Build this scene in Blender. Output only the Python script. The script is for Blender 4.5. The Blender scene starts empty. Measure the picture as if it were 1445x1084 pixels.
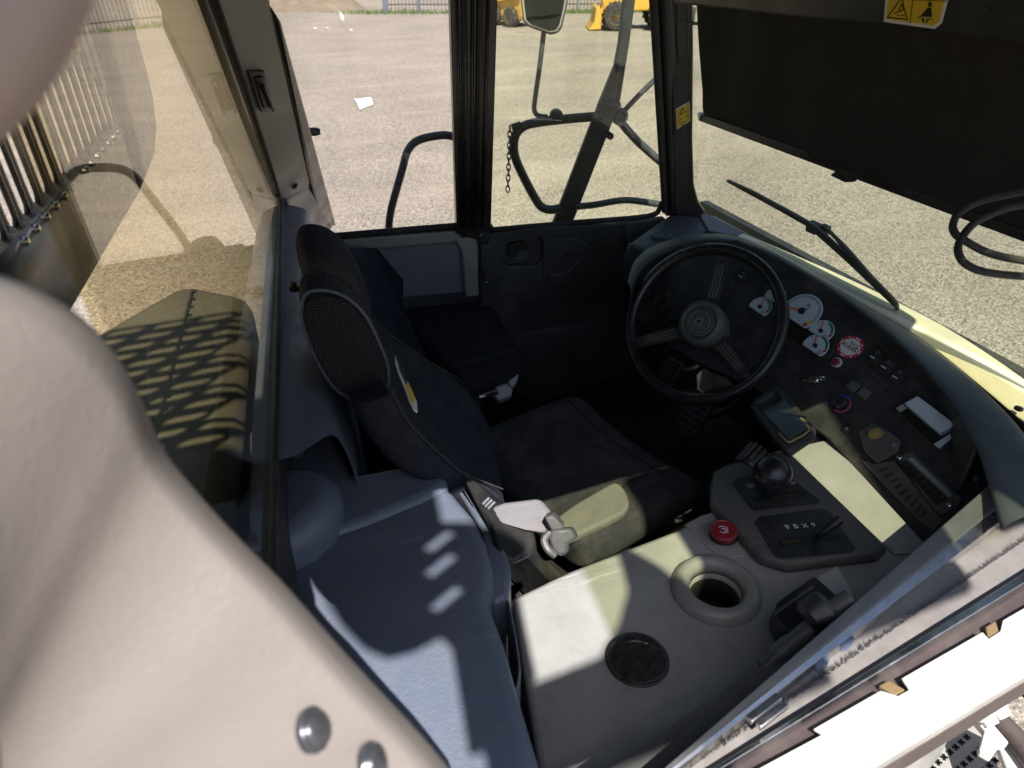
import bpy, bmesh, math, random
from mathutils import Vector as V, Matrix
random.seed(4)
sc = bpy.context.scene
COL = sc.collection
H = 3.3                      # eye height above the yard; everything is built relative to the eye, then lifted
# ------------------------------------------------------------------ survey helpers (measuring the place off the photograph)
F = 1002.0; PIT = math.radians(32); YAW = math.radians(21.5)
def ray(u, v):
    r = (u-722.5)/F; up = -(v-542)/F
    fh = math.cos(PIT)+up*math.sin(PIT); z = -math.sin(PIT)+up*math.cos(PIT)
    return V((r*math.cos(YAW)+fh*math.sin(YAW), -r*math.sin(YAW)+fh*math.cos(YAW), z))
def Z(u, v, z): d = ray(u, v); return d*(z/d.z)
def D(u, v, k): return ray(u, v)*k
def YP(u, v, y): d = ray(u, v); return d*(y/d.y)
class Plane:
    def __init__(s, p, n): s.p = V(p); s.n = V(n).normalized()
    def at(s, u, v, h=0):
        d = ray(u, v); k = (s.p+s.n*h).dot(s.n)/d.dot(s.n); return d*k
    def off(s, h): return Plane(s.p+s.n*h, s.n)
# ------------------------------------------------------------------ materials
MATS = {}
def mat(name, col, rough=.5, metal=0, var=.12, vscale=6, bump=0, bscale=250, kind='noise', spec=.5, dust=0, dcol=(.32,.28,.22), coat=0, rvar=.12, dist=.002, scr=0, crease=0):
    m = bpy.data.materials.new(name); m.use_nodes = True; nt = m.node_tree; N = nt.nodes; L = nt.links
    b = N['Principled BSDF']; b.inputs['Metallic'].default_value = metal
    b.inputs['Specular IOR Level'].default_value = spec; b.inputs['Coat Weight'].default_value = coat
    tc = N.new('ShaderNodeTexCoord')
    n1 = N.new('ShaderNodeTexNoise'); n1.inputs['Scale'].default_value = vscale; n1.inputs['Detail'].default_value = 7; n1.inputs['Roughness'].default_value = .65
    L.new(tc.outputs['Object'], n1.inputs['Vector'])
    cr = N.new('ShaderNodeMapRange'); cr.inputs['From Min'].default_value = .3; cr.inputs['From Max'].default_value = .7
    cr.inputs['To Min'].default_value = 1-var; cr.inputs['To Max'].default_value = 1+var
    L.new(n1.outputs['Fac'], cr.inputs['Value'])
    mx = N.new('ShaderNodeMix'); mx.data_type = 'RGBA'; mx.blend_type = 'MULTIPLY'; mx.inputs[0].default_value = 1
    mx.inputs[6].default_value = (*col, 1); L.new(cr.outputs[0], mx.inputs[7])
    out = mx.outputs[2]
    if dust:
        n2 = N.new('ShaderNodeTexNoise'); n2.inputs['Scale'].default_value = vscale*2.3; n2.inputs['Detail'].default_value = 10; n2.inputs['Roughness'].default_value = .75
        L.new(tc.outputs['Object'], n2.inputs['Vector'])
        dr = N.new('ShaderNodeMapRange'); dr.inputs['From Min'].default_value = .45; dr.inputs['From Max'].default_value = .8; dr.inputs['To Max'].default_value = dust
        L.new(n2.outputs['Fac'], dr.inputs['Value'])
        m2 = N.new('ShaderNodeMix'); m2.data_type = 'RGBA'; m2.inputs[7].default_value = (*dcol, 1)
        L.new(dr.outputs[0], m2.inputs[0]); L.new(out, m2.inputs[6]); out = m2.outputs[2]
    if scr:                                                   # rubbed handling marks and fine scratches
        for ang, sx in ((.5, 1), (-.9, .7)):
            mp = N.new('ShaderNodeMapping'); mp.inputs['Rotation'].default_value = (.2, .1, ang); mp.inputs['Scale'].default_value = (12*sx, 240*sx, 60)
            L.new(tc.outputs['Object'], mp.inputs['Vector'])
            n3 = N.new('ShaderNodeTexNoise'); n3.inputs['Scale'].default_value = 1; n3.inputs['Detail'].default_value = 2; L.new(mp.outputs[0], n3.inputs['Vector'])
            n4 = N.new('ShaderNodeTexNoise'); n4.inputs['Scale'].default_value = 7; n4.inputs['Detail'].default_value = 3; L.new(tc.outputs['Object'], n4.inputs['Vector'])
            pr = N.new('ShaderNodeMath'); pr.operation = 'MULTIPLY'; L.new(n3.outputs['Fac'], pr.inputs[0]); L.new(n4.outputs['Fac'], pr.inputs[1])
            sr = N.new('ShaderNodeMapRange'); sr.inputs['From Min'].default_value = .36; sr.inputs['From Max'].default_value = .44; sr.inputs['To Max'].default_value = scr
            L.new(pr.outputs[0], sr.inputs['Value'])
            m3 = N.new('ShaderNodeMix'); m3.data_type = 'RGBA'; k_ = .55 if ang > 0 else 1.9
            m3.inputs[7].default_value = (min(1, col[0]*k_+.02), min(1, col[1]*k_+.02), min(1, col[2]*k_+.02), 1)
            L.new(sr.outputs[0], m3.inputs[0]); L.new(out, m3.inputs[6]); out = m3.outputs[2]
    L.new(out, b.inputs['Base Color'])
    rr = N.new('ShaderNodeMapRange'); rr.inputs['From Min'].default_value = .3; rr.inputs['From Max'].default_value = .7
    rr.inputs['To Min'].default_value = max(.02, rough-rvar); rr.inputs['To Max'].default_value = min(1, rough+rvar)
    L.new(n1.outputs['Fac'], rr.inputs['Value']); L.new(rr.outputs[0], b.inputs['Roughness'])
    if bump:
        if kind == 'leather':
            t = N.new('ShaderNodeTexVoronoi'); t.inputs['Scale'].default_value = bscale; t.feature = 'SMOOTH_F1'
            nz = N.new('ShaderNodeTexNoise'); nz.inputs['Scale'].default_value = bscale*.35; nz.inputs['Detail'].default_value = 3
            L.new(tc.outputs['Object'], nz.inputs['Vector'])
            mxv = N.new('ShaderNodeMix'); mxv.data_type = 'RGBA'; mxv.inputs[0].default_value = .03
            L.new(tc.outputs['Object'], mxv.inputs[6]); L.new(nz.outputs['Color'], mxv.inputs[7]); L.new(mxv.outputs[2], t.inputs['Vector'])
            o = t.outputs['Distance']
        elif kind == 'weave':
            w1 = N.new('ShaderNodeTexWave'); w1.inputs['Scale'].default_value = bscale; w1.bands_direction = 'X'
            w2 = N.new('ShaderNodeTexWave'); w2.inputs['Scale'].default_value = bscale; w2.bands_direction = 'Z'
            L.new(tc.outputs['Object'], w1.inputs['Vector']); L.new(tc.outputs['Object'], w2.inputs['Vector'])
            a = N.new('ShaderNodeMath'); a.operation = 'MULTIPLY'; L.new(w1.outputs['Fac'], a.inputs[0]); L.new(w2.outputs['Fac'], a.inputs[1]); o = a.outputs[0]
            wr = N.new('ShaderNodeMapRange'); wr.inputs['To Min'].default_value = .35; wr.inputs['To Max'].default_value = 2.4; L.new(o, wr.inputs['Value'])
            mw = N.new('ShaderNodeMix'); mw.data_type = 'RGBA'; mw.blend_type = 'MULTIPLY'; mw.inputs[0].default_value = 1; L.new(out, mw.inputs[6]); L.new(wr.outputs[0], mw.inputs[7]); L.new(mw.outputs[2], b.inputs['Base Color'])
        else:
            t = N.new('ShaderNodeTexNoise'); t.inputs['Scale'].default_value = bscale; t.inputs['Detail'].default_value = 4
            L.new(tc.outputs['Object'], t.inputs['Vector']); o = t.outputs['Fac']
        bp = N.new('ShaderNodeBump'); bp.inputs['Strength'].default_value = bump; bp.inputs['Distance'].default_value = dist
        L.new(o, bp.inputs['Height']); L.new(bp.outputs[0], b.inputs['Normal'])
        if crease:
            n5 = N.new('ShaderNodeTexNoise'); n5.inputs['Scale'].default_value = 11; n5.inputs['Detail'].default_value = 3; n5.inputs['Distortion'].default_value = 1.2
            L.new(tc.outputs['Object'], n5.inputs['Vector'])
            b5 = N.new('ShaderNodeBump'); b5.inputs['Strength'].default_value = crease; b5.inputs['Distance'].default_value = .02
            L.new(n5.outputs['Fac'], b5.inputs['Height']); L.new(b5.outputs[0], bp.inputs['Normal'])
    MATS[name] = m; return m
def glassmat(name, tint, k=1.0, smear=.0):
    m = bpy.data.materials.new(name); m.use_nodes = True; nt = m.node_tree; N = nt.nodes; L = nt.links
    for n in list(N): N.remove(n)
    o = N.new('ShaderNodeOutputMaterial'); t = N.new('ShaderNodeBsdfTransparent'); t.inputs[0].default_value = (*tint, 1)
    g = N.new('ShaderNodeBsdfGlossy'); g.inputs['Roughness'].default_value = .0; g.inputs[0].default_value = (.95,.95,.95,1)
    f = N.new('ShaderNodeFresnel'); f.inputs[0].default_value = 1.5
    ge = N.new('ShaderNodeNewGeometry'); s = N.new('ShaderNodeMath'); s.operation = 'SUBTRACT'; s.inputs[0].default_value = k
    L.new(ge.outputs['Backfacing'], s.inputs[1])
    mu = N.new('ShaderNodeMath'); mu.operation = 'MULTIPLY'; mu.use_clamp = True; L.new(f.outputs[0], mu.inputs[0]); L.new(s.outputs[0], mu.inputs[1])
    x = N.new('ShaderNodeMixShader'); L.new(mu.outputs[0], x.inputs[0]); L.new(t.outputs[0], x.inputs[1]); L.new(g.outputs[0], x.inputs[2])
    last = x.outputs[0]
    if smear:
        d = N.new('ShaderNodeBsdfDiffuse'); d.inputs[0].default_value = (.55,.5,.42,1)
        tc = N.new('ShaderNodeTexCoord'); nz = N.new('ShaderNodeTexNoise'); nz.inputs['Scale'].default_value = 3.5; nz.inputs['Detail'].default_value = 9
        L.new(tc.outputs['Object'], nz.inputs['Vector'])
        mr = N.new('ShaderNodeMapRange'); mr.inputs['From Min'].default_value = .42; mr.inputs['From Max'].default_value = .75; mr.inputs['To Max'].default_value = smear
        L.new(nz.outputs['Fac'], mr.inputs['Value'])
        y = N.new('ShaderNodeMixShader'); L.new(mr.outputs[0], y.inputs[0]); L.new(last, y.inputs[1]); L.new(d.outputs[0], y.inputs[2]); last = y.outputs[0]
    L.new(last, o.inputs[0]); MATS[name] = m; return m

BLACK = mat('black_plastic', (.020,.020,.021), .42, bump=.25, bscale=400, dust=.16, scr=.3)
DASH = mat('dash_plastic', (.022,.022,.025), .5, bump=.3, bscale=420, dust=.2, scr=.25)
ROLL = mat('dash_roll', (.060,.070,.080), .5, bump=.35, bscale=330, kind='leather', dust=.12)
NAVY = mat('rear_cover_plastic', (.135,.157,.210), .40, bump=.5, bscale=190, kind='leather', dust=.16, dist=.0015, scr=.35, rvar=.16)
CONS = mat('console_plastic', (.36,.358,.345), .34, bump=.25, bscale=380, dust=.35, dcol=(.22,.20,.17), var=.14, scr=.45)
CONSD = mat('console_dark', (.095,.095,.09), .5, bump=.25, bscale=380, dust=.25, scr=.35)
PALE = mat('pale_trim', (.220,.192,.174), .5, bump=.32, bscale=210, kind='leather', dust=.05, dist=.0008, var=.05)
GREYP = mat('grey_paint', (.23,.245,.29), .45, dust=.22, bump=.05)
GREYL = mat('grey_pillar', (.36,.35,.33), .5, dust=.25, bump=.15)
FAB = mat('seat_fabric', (.023,.025,.038), .95, bump=.6, bscale=700, spec=.2, dust=.12, vscale=5, crease=.35)
FABS = mat('seat_pad', (.038,.039,.046), .95, bump=.6, bscale=700, spec=.2, dust=.25, vscale=5, crease=.35)
MESHF = mat('mesh_fabric', (.030,.031,.036), .9, bump=1, bscale=75, kind='weave', spec=.3, dist=.003)
PIPE = mat('piping', (.065,.075,.10), .45)
STEEL = mat('dark_steel_paint', (.040,.046,.054), .33, dust=.3, vscale=9, bump=.08)
BLKMET = mat('black_frame_paint', (.010,.010,.011), .28, dust=.08)
RUB = mat('rubber', (.014,.014,.015), .7, dust=.2, bump=.2)
FLOORM = mat('floor_mat', (.013,.012,.012), .75, dust=.25, bump=.5, bscale=120)
ALU = mat('aluminium', (.62,.61,.60), .33, metal=1, bump=.1, dust=.35, vscale=14, scr=.5)
CHROME = mat('chrome', (.75,.75,.75), .12, metal=1)
WHITEP = mat('white_paint', (.78,.75,.70), .4, dust=.25, scr=.3, vscale=12)
CREAM = mat('cream_paint', (.66,.60,.40), .4, dust=.15)
YEL = mat('machine_yellow', (.72,.40,.05), .45, dust=.35, vscale=3)
BROWN = mat('channel_brown', (.075,.055,.055), .5, dust=.25)
OCHRE = mat('foam_ochre', (.22,.15,.07), .8)
BRUSH = mat('brush_felt', (.16,.155,.155), .9)
LABY = mat('label_yellow', (.72,.50,.02), .45, var=.05)
LABW = mat('label_white', (.72,.72,.72), .5, var=.04)
DIAL = mat('dial_white', (.55,.63,.72), .4, var=.05, coat=1)
INK = mat('ink_black', (.012,.012,.012), .5)
RED = mat('red_plastic', (.26,.012,.022), .4)
REDP = mat('red_print', (.55,.03,.06), .45)
NEED = mat('needle_red', (.85,.16,.08), .4)
GRN = mat('dial_green', (.02,.22,.10), .5)
BLU = mat('dial_blue', (.03,.09,.45), .5)
PNK = mat('dial_pink', (.42,.07,.16), .5)
KNOBY = mat('knob_yellow', (.34,.25,.09), .4)
LCD = mat('lcd_glass', (.018,.022,.016), .12)
SILV = mat('silver_face', (.60,.66,.74), .35, metal=.1, dust=.2, vscale=30)
SHADE = mat('shade_fabric', (.026,.023,.020), .85, bump=.25, bscale=300, dust=.04, spec=.3)
PAPER = mat('paper', (.55,.54,.54), .8)
GRASS = mat('grass_blade', (.10,.16,.03), .7)
TYRE = mat('tyre', (.022,.021,.020), .85, dust=.5)
HUB = mat('hub_yellow', (.55,.30,.05), .5, dust=.3)
FENC = mat('fence_paint', (.06,.06,.065), .5)
FENB = mat('fence_post_blue', (.13,.15,.19), .5, dust=.1)
ORB = mat('piping_orange', (.35,.22,.05), .6)
LTX = mat('print_white', (.75,.78,.80), .5)
LTG = mat('print_grey', (.22,.23,.25), .5)
MIRR = mat('mirror_silver', (.35,.38,.38), .06, metal=1)
LEATH = mat('engine_cover', (.12,.112,.085), .5, dust=.2)
G_CLR = glassmat('glass_side', (.97,.965,.955), smear=.09)
G_GRN = glassmat('glass_door', (.92,.94,.85), smear=.08)
G_WS = glassmat('glass_screen', (.86,.89,.81), smear=.09)
G_REAR = glassmat('glass_rear', (.94,.89,.73), k=1.15, smear=.012)
G_SUNTINT = glassmat('glass_sun_tint', (.80,.81,.66))
# ------------------------------------------------------------------ mesh builder
def catmull(pts, res=6):
    pts = [V(p) for p in pts]
    if len(pts) < 3: return pts
    P = [pts[0]*2-pts[1]]+pts+[pts[-1]*2-pts[-2]]; out = []
    for i in range(1, len(P)-2):
        for k in range(res):
            t = k/res; a, b, c, d = P[i-1], P[i], P[i+1], P[i+2]
            out.append(.5*((2*b)+(c-a)*t+(2*a-5*b+4*c-d)*t*t+(3*b-a-3*c+d)*t**3))
    out.append(pts[-1]); return out
def smooth_px(px, res=5):
    n = len(px); out = []
    for i in range(n):
        a, b, c, d = (V((*px[(i+k) % n], 0)) for k in (-1,0,1,2))
        for j in range(res):
            t = j/res; p = .5*((2*b)+(c-a)*t+(2*a-5*b+4*c-d)*t*t+(3*b-a-3*c+d)*t**3); out.append((p.x, p.y))
    return out
def frame(n):
    n = V(n).normalized(); a = V((0,0,1)) if abs(n.z) < .9 else V((1,0,0))
    x = a.cross(n).normalized(); return x, n.cross(x).normalized(), n
class MB:
    def __init__(s): s.v = []; s.f = []; s.m = []; s.ms = []
    def mi(s, m):
        if m not in s.ms: s.ms.append(m)
        return s.ms.index(m)
    def add(s, vs, fs, m):
        o = len(s.v); s.v += [V(x) for x in vs]; k = s.mi(m)
        for f in fs: s.f.append([i+o for i in f]); s.m.append(k)
        return s
    def prism(s, pts, off, m):
        n = len(pts); pts = [V(p) for p in pts]; off = V(off)
        fs = [list(range(n)), list(range(2*n-1, n-1, -1))]+[[i, i+n, (i+1) % n+n, (i+1) % n] for i in range(n)]
        return s.add(pts+[p+off for p in pts], fs, m)
    def box(s, c, ax, h, m):
        c = V(c); a, b, d = [V(ax[i]).normalized()*h[i] for i in range(3)]
        return s.prism([c-a-b-d, c+a-b-d, c+a+b-d, c-a+b-d], d*2, m)
    def tube(s, pts, r, m, seg=12, res=6, caps=True, closed=False):
        P = catmull(pts, res) if res > 1 else [V(p) for p in pts]
        rr = r if isinstance(r, (list, tuple)) else [r]*len(P)
        if len(rr) != len(P): rr = [rr[min(len(rr)-1, int(i*len(rr)/len(P)))] for i in range(len(P))]
        vs = []; prev = None; n = len(P)
        for i, p in enumerate(P):
            if closed: t = (P[(i+1) % n]-P[i-1]).normalized()
            else: t = (P[min(i+1, n-1)]-P[max(i-1, 0)]).normalized()
            if prev is None: x, y, _ = frame(t)
            else:
                x = (prev-t*prev.dot(t)).normalized(); y = t.cross(x)
            prev = x
            for k in range(seg):
                a = 2*math.pi*k/seg; vs.append(p+(x*math.cos(a)+y*math.sin(a))*rr[i])
        fs = []
        for i in range(n if closed else n-1):
            j = (i+1) % n
            for k in range(seg): fs.append([i*seg+k, i*seg+(k+1) % seg, j*seg+(k+1) % seg, j*seg+k])
        if caps and not closed: fs += [list(range(seg))[::-1], [(n-1)*seg+k for k in range(seg)]]
        return s.add(vs, fs, m)
    def lathe(s, c, n, prof, m, seg=40, x=None, sx=1, sy=1):
        c = V(c); X, Y, N = frame(n)
        if x is not None: X = (V(x)-N*V(x).dot(N)).normalized(); Y = N.cross(X)
        vs = []; fs = []
        for r, h in prof:
            for k in range(seg):
                a = 2*math.pi*k/seg; vs.append(c+N*h+X*math.cos(a)*r*sx+Y*math.sin(a)*r*sy)
        for i in range(len(prof)-1):
            for k in range(seg): fs.append([i*seg+k, i*seg+(k+1) % seg, (i+1)*seg+(k+1) % seg, (i+1)*seg+k])
        fs += [list(range(seg))[::-1], [(len(prof)-1)*seg+k for k in range(seg)]]
        return s.add(vs, fs, m)
    def sphere(s, c, r, m, n=24):
        pr = [(max(r*math.sin(math.pi*i/14), r*.01), -r*math.cos(math.pi*i/14)) for i in range(15)]
        return s.lathe(c, (0,0,1), pr, m, n)
    def grid(s, rows, m, closed=False, caps=False):
        w = len(rows[0]); vs = [p for r in rows for p in r]; fs = []
        for i in range(len(rows)-1):
            for k in range(w if closed else w-1):
                fs.append([i*w+k, i*w+(k+1) % w, (i+1)*w+(k+1) % w, (i+1)*w+k])
        if caps: fs += [list(range(w))[::-1], [(len(rows)-1)*w+k for k in range(w)]]
        return s.add(vs, fs, m)
    def build(s, name, parent=None, bevel=0, seg=2, sub=0, solid=0, smooth=35, flip=False):
        me = bpy.data.meshes.new(name); o = bpy.data.objects.new(name, me); COL.objects.link(o)
        org = V((0,0,0))
        if parent is None:
            org = V((sum(p.x for p in s.v)/len(s.v), sum(p.y for p in s.v)/len(s.v), min(p.z for p in s.v)))
        me.from_pydata([p-org for p in s.v], [], s.f)
        for m in s.ms: me.materials.append(m)
        for p, k in zip(me.polygons, s.m): p.material_index = k
        bm = bmesh.new(); bm.from_mesh(me); bmesh.ops.recalc_face_normals(bm, faces=bm.faces)
        if flip: bmesh.ops.reverse_faces(bm, faces=bm.faces)
        bm.to_mesh(me); bm.free()
        for p in me.polygons: p.use_smooth = True
        me.set_sharp_from_angle(angle=math.radians(smooth))
        if parent is None: o.location = org
        else:
            o.parent = parent; w = V((0,0,0)); q = parent
            while q: w += q.location if q.parent is None else V((0,0,0)); q = q.parent
            if parent.parent is None: o.matrix_parent_inverse = Matrix.Translation(-w)
            else: o.matrix_parent_inverse = Matrix.Identity(4)
        if solid: d = o.modifiers.new('solid', 'SOLIDIFY'); d.thickness = solid; d.offset = 0
        if bevel: d = o.modifiers.new('bevel', 'BEVEL'); d.width = bevel; d.segments = seg; d.limit_method = 'ANGLE'; d.angle_limit = math.radians(40)
        if sub: d = o.modifiers.new('sub', 'SUBSURF'); d.levels = sub; d.render_levels = sub
        return o
def tag(o, label, cat, group=None, kind=None):
    o['label'] = label; o['category'] = cat
    if group: o['group'] = group
    if kind: o['kind'] = kind
    return o
def thing(name, loc, label, cat, group=None):
    o = bpy.data.objects.new(name, None); COL.objects.link(o); o.location = V(loc); o.empty_display_size = .05
    return tag(o, label, cat, group)
def letters(name, s, org, x, y, size, m, parent, ext=.0004, align='CENTER', squeeze=1):
    c = bpy.data.curves.new(name, 'FONT'); c.body = s; c.size = size; c.extrude = ext; c.align_x = align; c.align_y = 'CENTER'; c.materials.append(m)
    t = bpy.data.objects.new('t', c); COL.objects.link(t); bpy.context.view_layer.update()
    me = bpy.data.meshes.new_from_object(t.evaluated_get(bpy.context.evaluated_depsgraph_get())); me.name = name
    bpy.data.objects.remove(t); bpy.data.curves.remove(c)
    o = bpy.data.objects.new(name, me); COL.objects.link(o)
    X = V(x).normalized(); Y = (V(y)-X*V(y).dot(X)).normalized(); N = X.cross(Y)
    M = Matrix((( X.x*squeeze, Y.x, N.x, org[0]), (X.y*squeeze, Y.y, N.y, org[1]), (X.z*squeeze, Y.z, N.z, org[2]), (0,0,0,1)))
    o.parent = parent
    w = parent.location.copy() if parent.parent is None else V((0,0,0))
    o.matrix_parent_inverse = Matrix.Translation(-w); o.matrix_basis = M
    return o
UP = V((0,0,1))
# ------------------------------------------------------------------ principal planes of the cab
a10 = math.radians(10)
LW = Plane((1,2.03,0), (math.sin(a10), math.cos(a10), 0))        # left wall, normal points out of the cab
LD = V((math.cos(a10), -math.sin(a10), 0))                        # along the left wall, forwards
A_, B_, C_ = V((.118,2.16,-.65)), V((-.05,.648,-.65)), V((.023,2.0,-.118))
RD = (A_-B_).normalized(); RD = V((RD.x*math.cos(.014)-RD.y*math.sin(.014), RD.x*math.sin(.014)+RD.y*math.cos(.014), 0)).normalized(); RH_ = V((RD.y,-RD.x,0)).normalized(); TL_ = math.radians(1.5)
RN = RH_*math.cos(TL_)+UP*math.sin(TL_)
RW = Plane(A_, RN); C_ = RW.at(290,0)                                                # rear glass, normal points into the cab
RD = (A_-B_).normalized(); RU = RN.cross(RD); RU = RU if RU.z > 0 else -RU
WS = Plane((1.38,1.3,-.74), (1,.02,.18))                          # windscreen, normal points out
WSD = V((.02,-1,0)).normalized(); WSU = V((-.18,0,1)).normalized()
SD = V((math.cos(math.radians(10.9)), math.sin(math.radians(10.9)), 0)); SM = V((SD.y, -SD.x, 0))   # right sill: along, outwards
S0 = V((1.082,.49,0))
def SL(x, off, z): k = (x-S0.x-SM.x*off)/SD.x; return S0+SD*k+SM*off+UP*z
ZF = -1.5                                                         # cab floor
# ================================================================== THE YARD
def ground_material():
    m = bpy.data.materials.new('gravel_ground'); m.use_nodes = True; nt = m.node_tree; N = nt.nodes; L = nt.links; b = N['Principled BSDF']
    b.inputs['Roughness'].default_value = .95; b.inputs['Specular IOR Level'].default_value = .15
    tc = N.new('ShaderNodeTexCoord')
    def noise(sc_, det, ro=.6, mp=None):
        n = N.new('ShaderNodeTexNoise'); n.inputs['Scale'].default_value = sc_; n.inputs['Detail'].default_value = det; n.inputs['Roughness'].default_value = ro
        if mp:
            q = N.new('ShaderNodeMapping'); q.inputs['Rotation'].default_value = (0,0,mp[0]); q.inputs['Scale'].default_value = (mp[1],mp[2],1)
            L.new(tc.outputs['Object'], q.inputs['Vector']); L.new(q.outputs[0], n.inputs['Vector'])
        else: L.new(tc.outputs['Object'], n.inputs['Vector'])
        return n.outputs['Fac']
    def ramp(s, a, b_, lo, hi):
        r = N.new('ShaderNodeMapRange'); r.inputs['From Min'].default_value = a; r.inputs['From Max'].default_value = b_; r.inputs['To Min'].default_value = lo; r.inputs['To Max'].default_value = hi
        L.new(s, r.inputs['Value']); return r.outputs[0]
    def mix(f, a, c, bl='MIX'):
        x = N.new('ShaderNodeMix'); x.data_type = 'RGBA'; x.blend_type = bl
        if isinstance(f, (int, float)): x.inputs[0].default_value = f
        else: L.new(f, x.inputs[0])
        for i, q in ((6,a),(7,c)):
            if isinstance(q, tuple): x.inputs[i].default_value = (*q, 1)
            else: L.new(q, x.inputs[i])
        return x.outputs[2]
    vo = N.new('ShaderNodeTexVoronoi'); vo.inputs['Scale'].default_value = 48; L.new(tc.outputs['Object'], vo.inputs['Vector'])
    v2 = N.new('ShaderNodeTexVoronoi'); v2.inputs['Scale'].default_value = 115; L.new(tc.outputs['Object'], v2.inputs['Vector'])
    base = mix(ramp(noise(.35, 6), .35, .65, 0, 1), (.262,.224,.186), (.318,.274,.228))
    tracks = noise(1, 5, .6, (1.05, .22, .95))
    base = mix(ramp(tracks, .5, .66, 0, .5), base, (.395,.335,.27))                       # sandy fines in the wheel tracks
    for cx, cy, per, am in ((-14, 30, .125, .16), (34, 6, .10, .16)):                    # arcs left by turning machines
        mp = N.new('ShaderNodeMapping'); mp.inputs['Location'].default_value = (cx, cy, 0); L.new(tc.outputs['Object'], mp.inputs['Vector'])
        wv = N.new('ShaderNodeTexWave'); wv.wave_type = 'RINGS'; wv.rings_direction = 'Z'; wv.inputs['Scale'].default_value = per; wv.inputs['Distortion'].default_value = 1.2; wv.inputs['Detail'].default_value = 3; wv.inputs['Detail Scale'].default_value = .6
        L.new(mp.outputs[0], wv.inputs['Vector'])
        mk = ramp(wv.outputs['Fac'], .72, .92, 0, am); nm = ramp(noise(.22, 4, .5, (cx*.1, 1, 1)), .46, .58, 0, 1)
        ml = N.new('ShaderNodeMath'); ml.operation = 'MULTIPLY'; L.new(mk, ml.inputs[0]); L.new(nm, ml.inputs[1])
        base = mix(ml.outputs[0], base, (.43,.365,.29) if cx < 0 else (.205,.178,.150))
    base = mix(ramp(noise(.12, 7, .65), .52, .66, 0, .45), base, (.215,.19,.168))
    base = mix(ramp(noise(1.4, 8, .7), .45, .7, 0, .5), base, (.228,.197,.166))
    sep = N.new('ShaderNodeSeparateColor'); L.new(vo.outputs['Color'], sep.inputs[0])
    st = ramp(sep.outputs[0], 0, 1, .42, 1.6); stc = N.new('ShaderNodeCombineColor')
    for i in range(3): L.new(st, stc.inputs[i])
    amt = ramp(tracks, .45, .68, .9, .35)
    base = mix(amt, base, mix(1.0, base, stc.outputs[0], 'MULTIPLY'))
    sep2 = N.new('ShaderNodeSeparateColor'); L.new(v2.outputs['Color'], sep2.inputs[0])
    s2 = ramp(sep2.outputs[1], 0, 1, .6, 1.42); c2 = N.new('ShaderNodeCombineColor')
    for i in range(3): L.new(s2, c2.inputs[i])
    base = mix(.8, base, mix(1.0, base, c2.outputs[0], 'MULTIPLY'))
    L.new(base, b.inputs['Base Color'])
    bp = N.new('ShaderNodeBump'); bp.inputs['Strength'].default_value = .5; bp.inputs['Distance'].default_value = .02
    L.new(vo.outputs['Distance'], bp.inputs['Height']); L.new(bp.outputs[0], b.inputs['Normal'])
    return m
GROUND = ground_material()
g = MB().add([(-160,-160,-H),(160,-160,-H),(160,160,-H),(-160,160,-H)], [[0,1,2,3]], GROUND).build('ground'); g['kind'] = 'structure'
BANK = mat('earth_bank', (.20,.155,.11), .95, var=.25, vscale=1.5, bump=.6, bscale=6, dist=.1)
rows = []
for i in range(15):
    t = i/14; c = Z(330+190*t, 18-2*t, -H); w = 1.0 if t < .8 else max(0, (1-t)/.2)
    j = random.uniform(-.12,.12)
    rows.append([c+V((0,-.6*w,-.02)), c+V((.1,.5,.35*w+j*.3*w)), c+V((.2,1.6,1.2*w+j*w)), c+V((.2,3.2,1.9*w+j*w)), c+V((.3,6,1.6*w)), c+V((.3,9,-.02))])
o = MB().grid(rows, BANK).build('dirt_bank', sub=2); o['kind'] = 'structure'
# fence along the far side
fa, fb = Z(545,19,-H), Z(1000,17.5,-H); fd = (fb-fa).normalized(); flen = (fb-fa).length
fr = thing('palisade_fence', fa, 'dark steel picket fence along the far edge of the yard', 'fence')
m = MB(); k = 0.3
while k < flen+6:
    p = fa+fd*k; m.prism([p+fd*-.014+UP*.12, p+fd*.014+UP*.12, p+fd*.014+UP*2.0, p+UP*2.08, p-fd*.014+UP*2.0], V((fd.y,-fd.x,0))*-.02, FENC); k += .19
m.build('picket_grille', fr)
m = MB()
for hz in (.42, 1.7): m.box(fa+fd*(flen/2+3)+UP*hz+V((fd.y,-fd.x,0))*.03, (fd, UP, fd.cross(UP)), (flen/2+3,.03,.012), FENC)
m.build('rail_frame', fr)
for i, kk in enumerate((0, 1.75, 4.6, 7.4, 10.2, 13, 15.8)):
    p = fa+fd*kk+V((fd.y,-fd.x,0))*.06; w = .14 if i == 0 else .06
    MB().box(p+UP*1.05, (fd, UP, fd.cross(UP)), (w,1.05,w*.6), FENB).build('post', fr, bevel=.01)
# grass tufts at the fence foot
gm = MB()
for i in range(1600):
    kk = random.uniform(-2.5, flen+2)
    if random.random() < .45: kk = random.choice((-1,.5,2,9.5,11,12))+random.gauss(0,.7)
    p = fa+fd*kk+V((fd.y,-fd.x,0))*random.gauss(.05,.35); p.z = -H
    a = random.uniform(0,6.28); w = .025; h = random.uniform(.06,.28); q = V((math.cos(a),math.sin(a),0))
    gm.add([p-q*w, p+q*w, p+UP*h+V((random.uniform(-.1,.1),random.uniform(-.1,.1),0))], [[0,1,2]], GRASS)
o = gm.build('grass'); o['kind'] = 'stuff'; o['label'] = 'green grass tufts along the foot of the fence'
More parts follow.
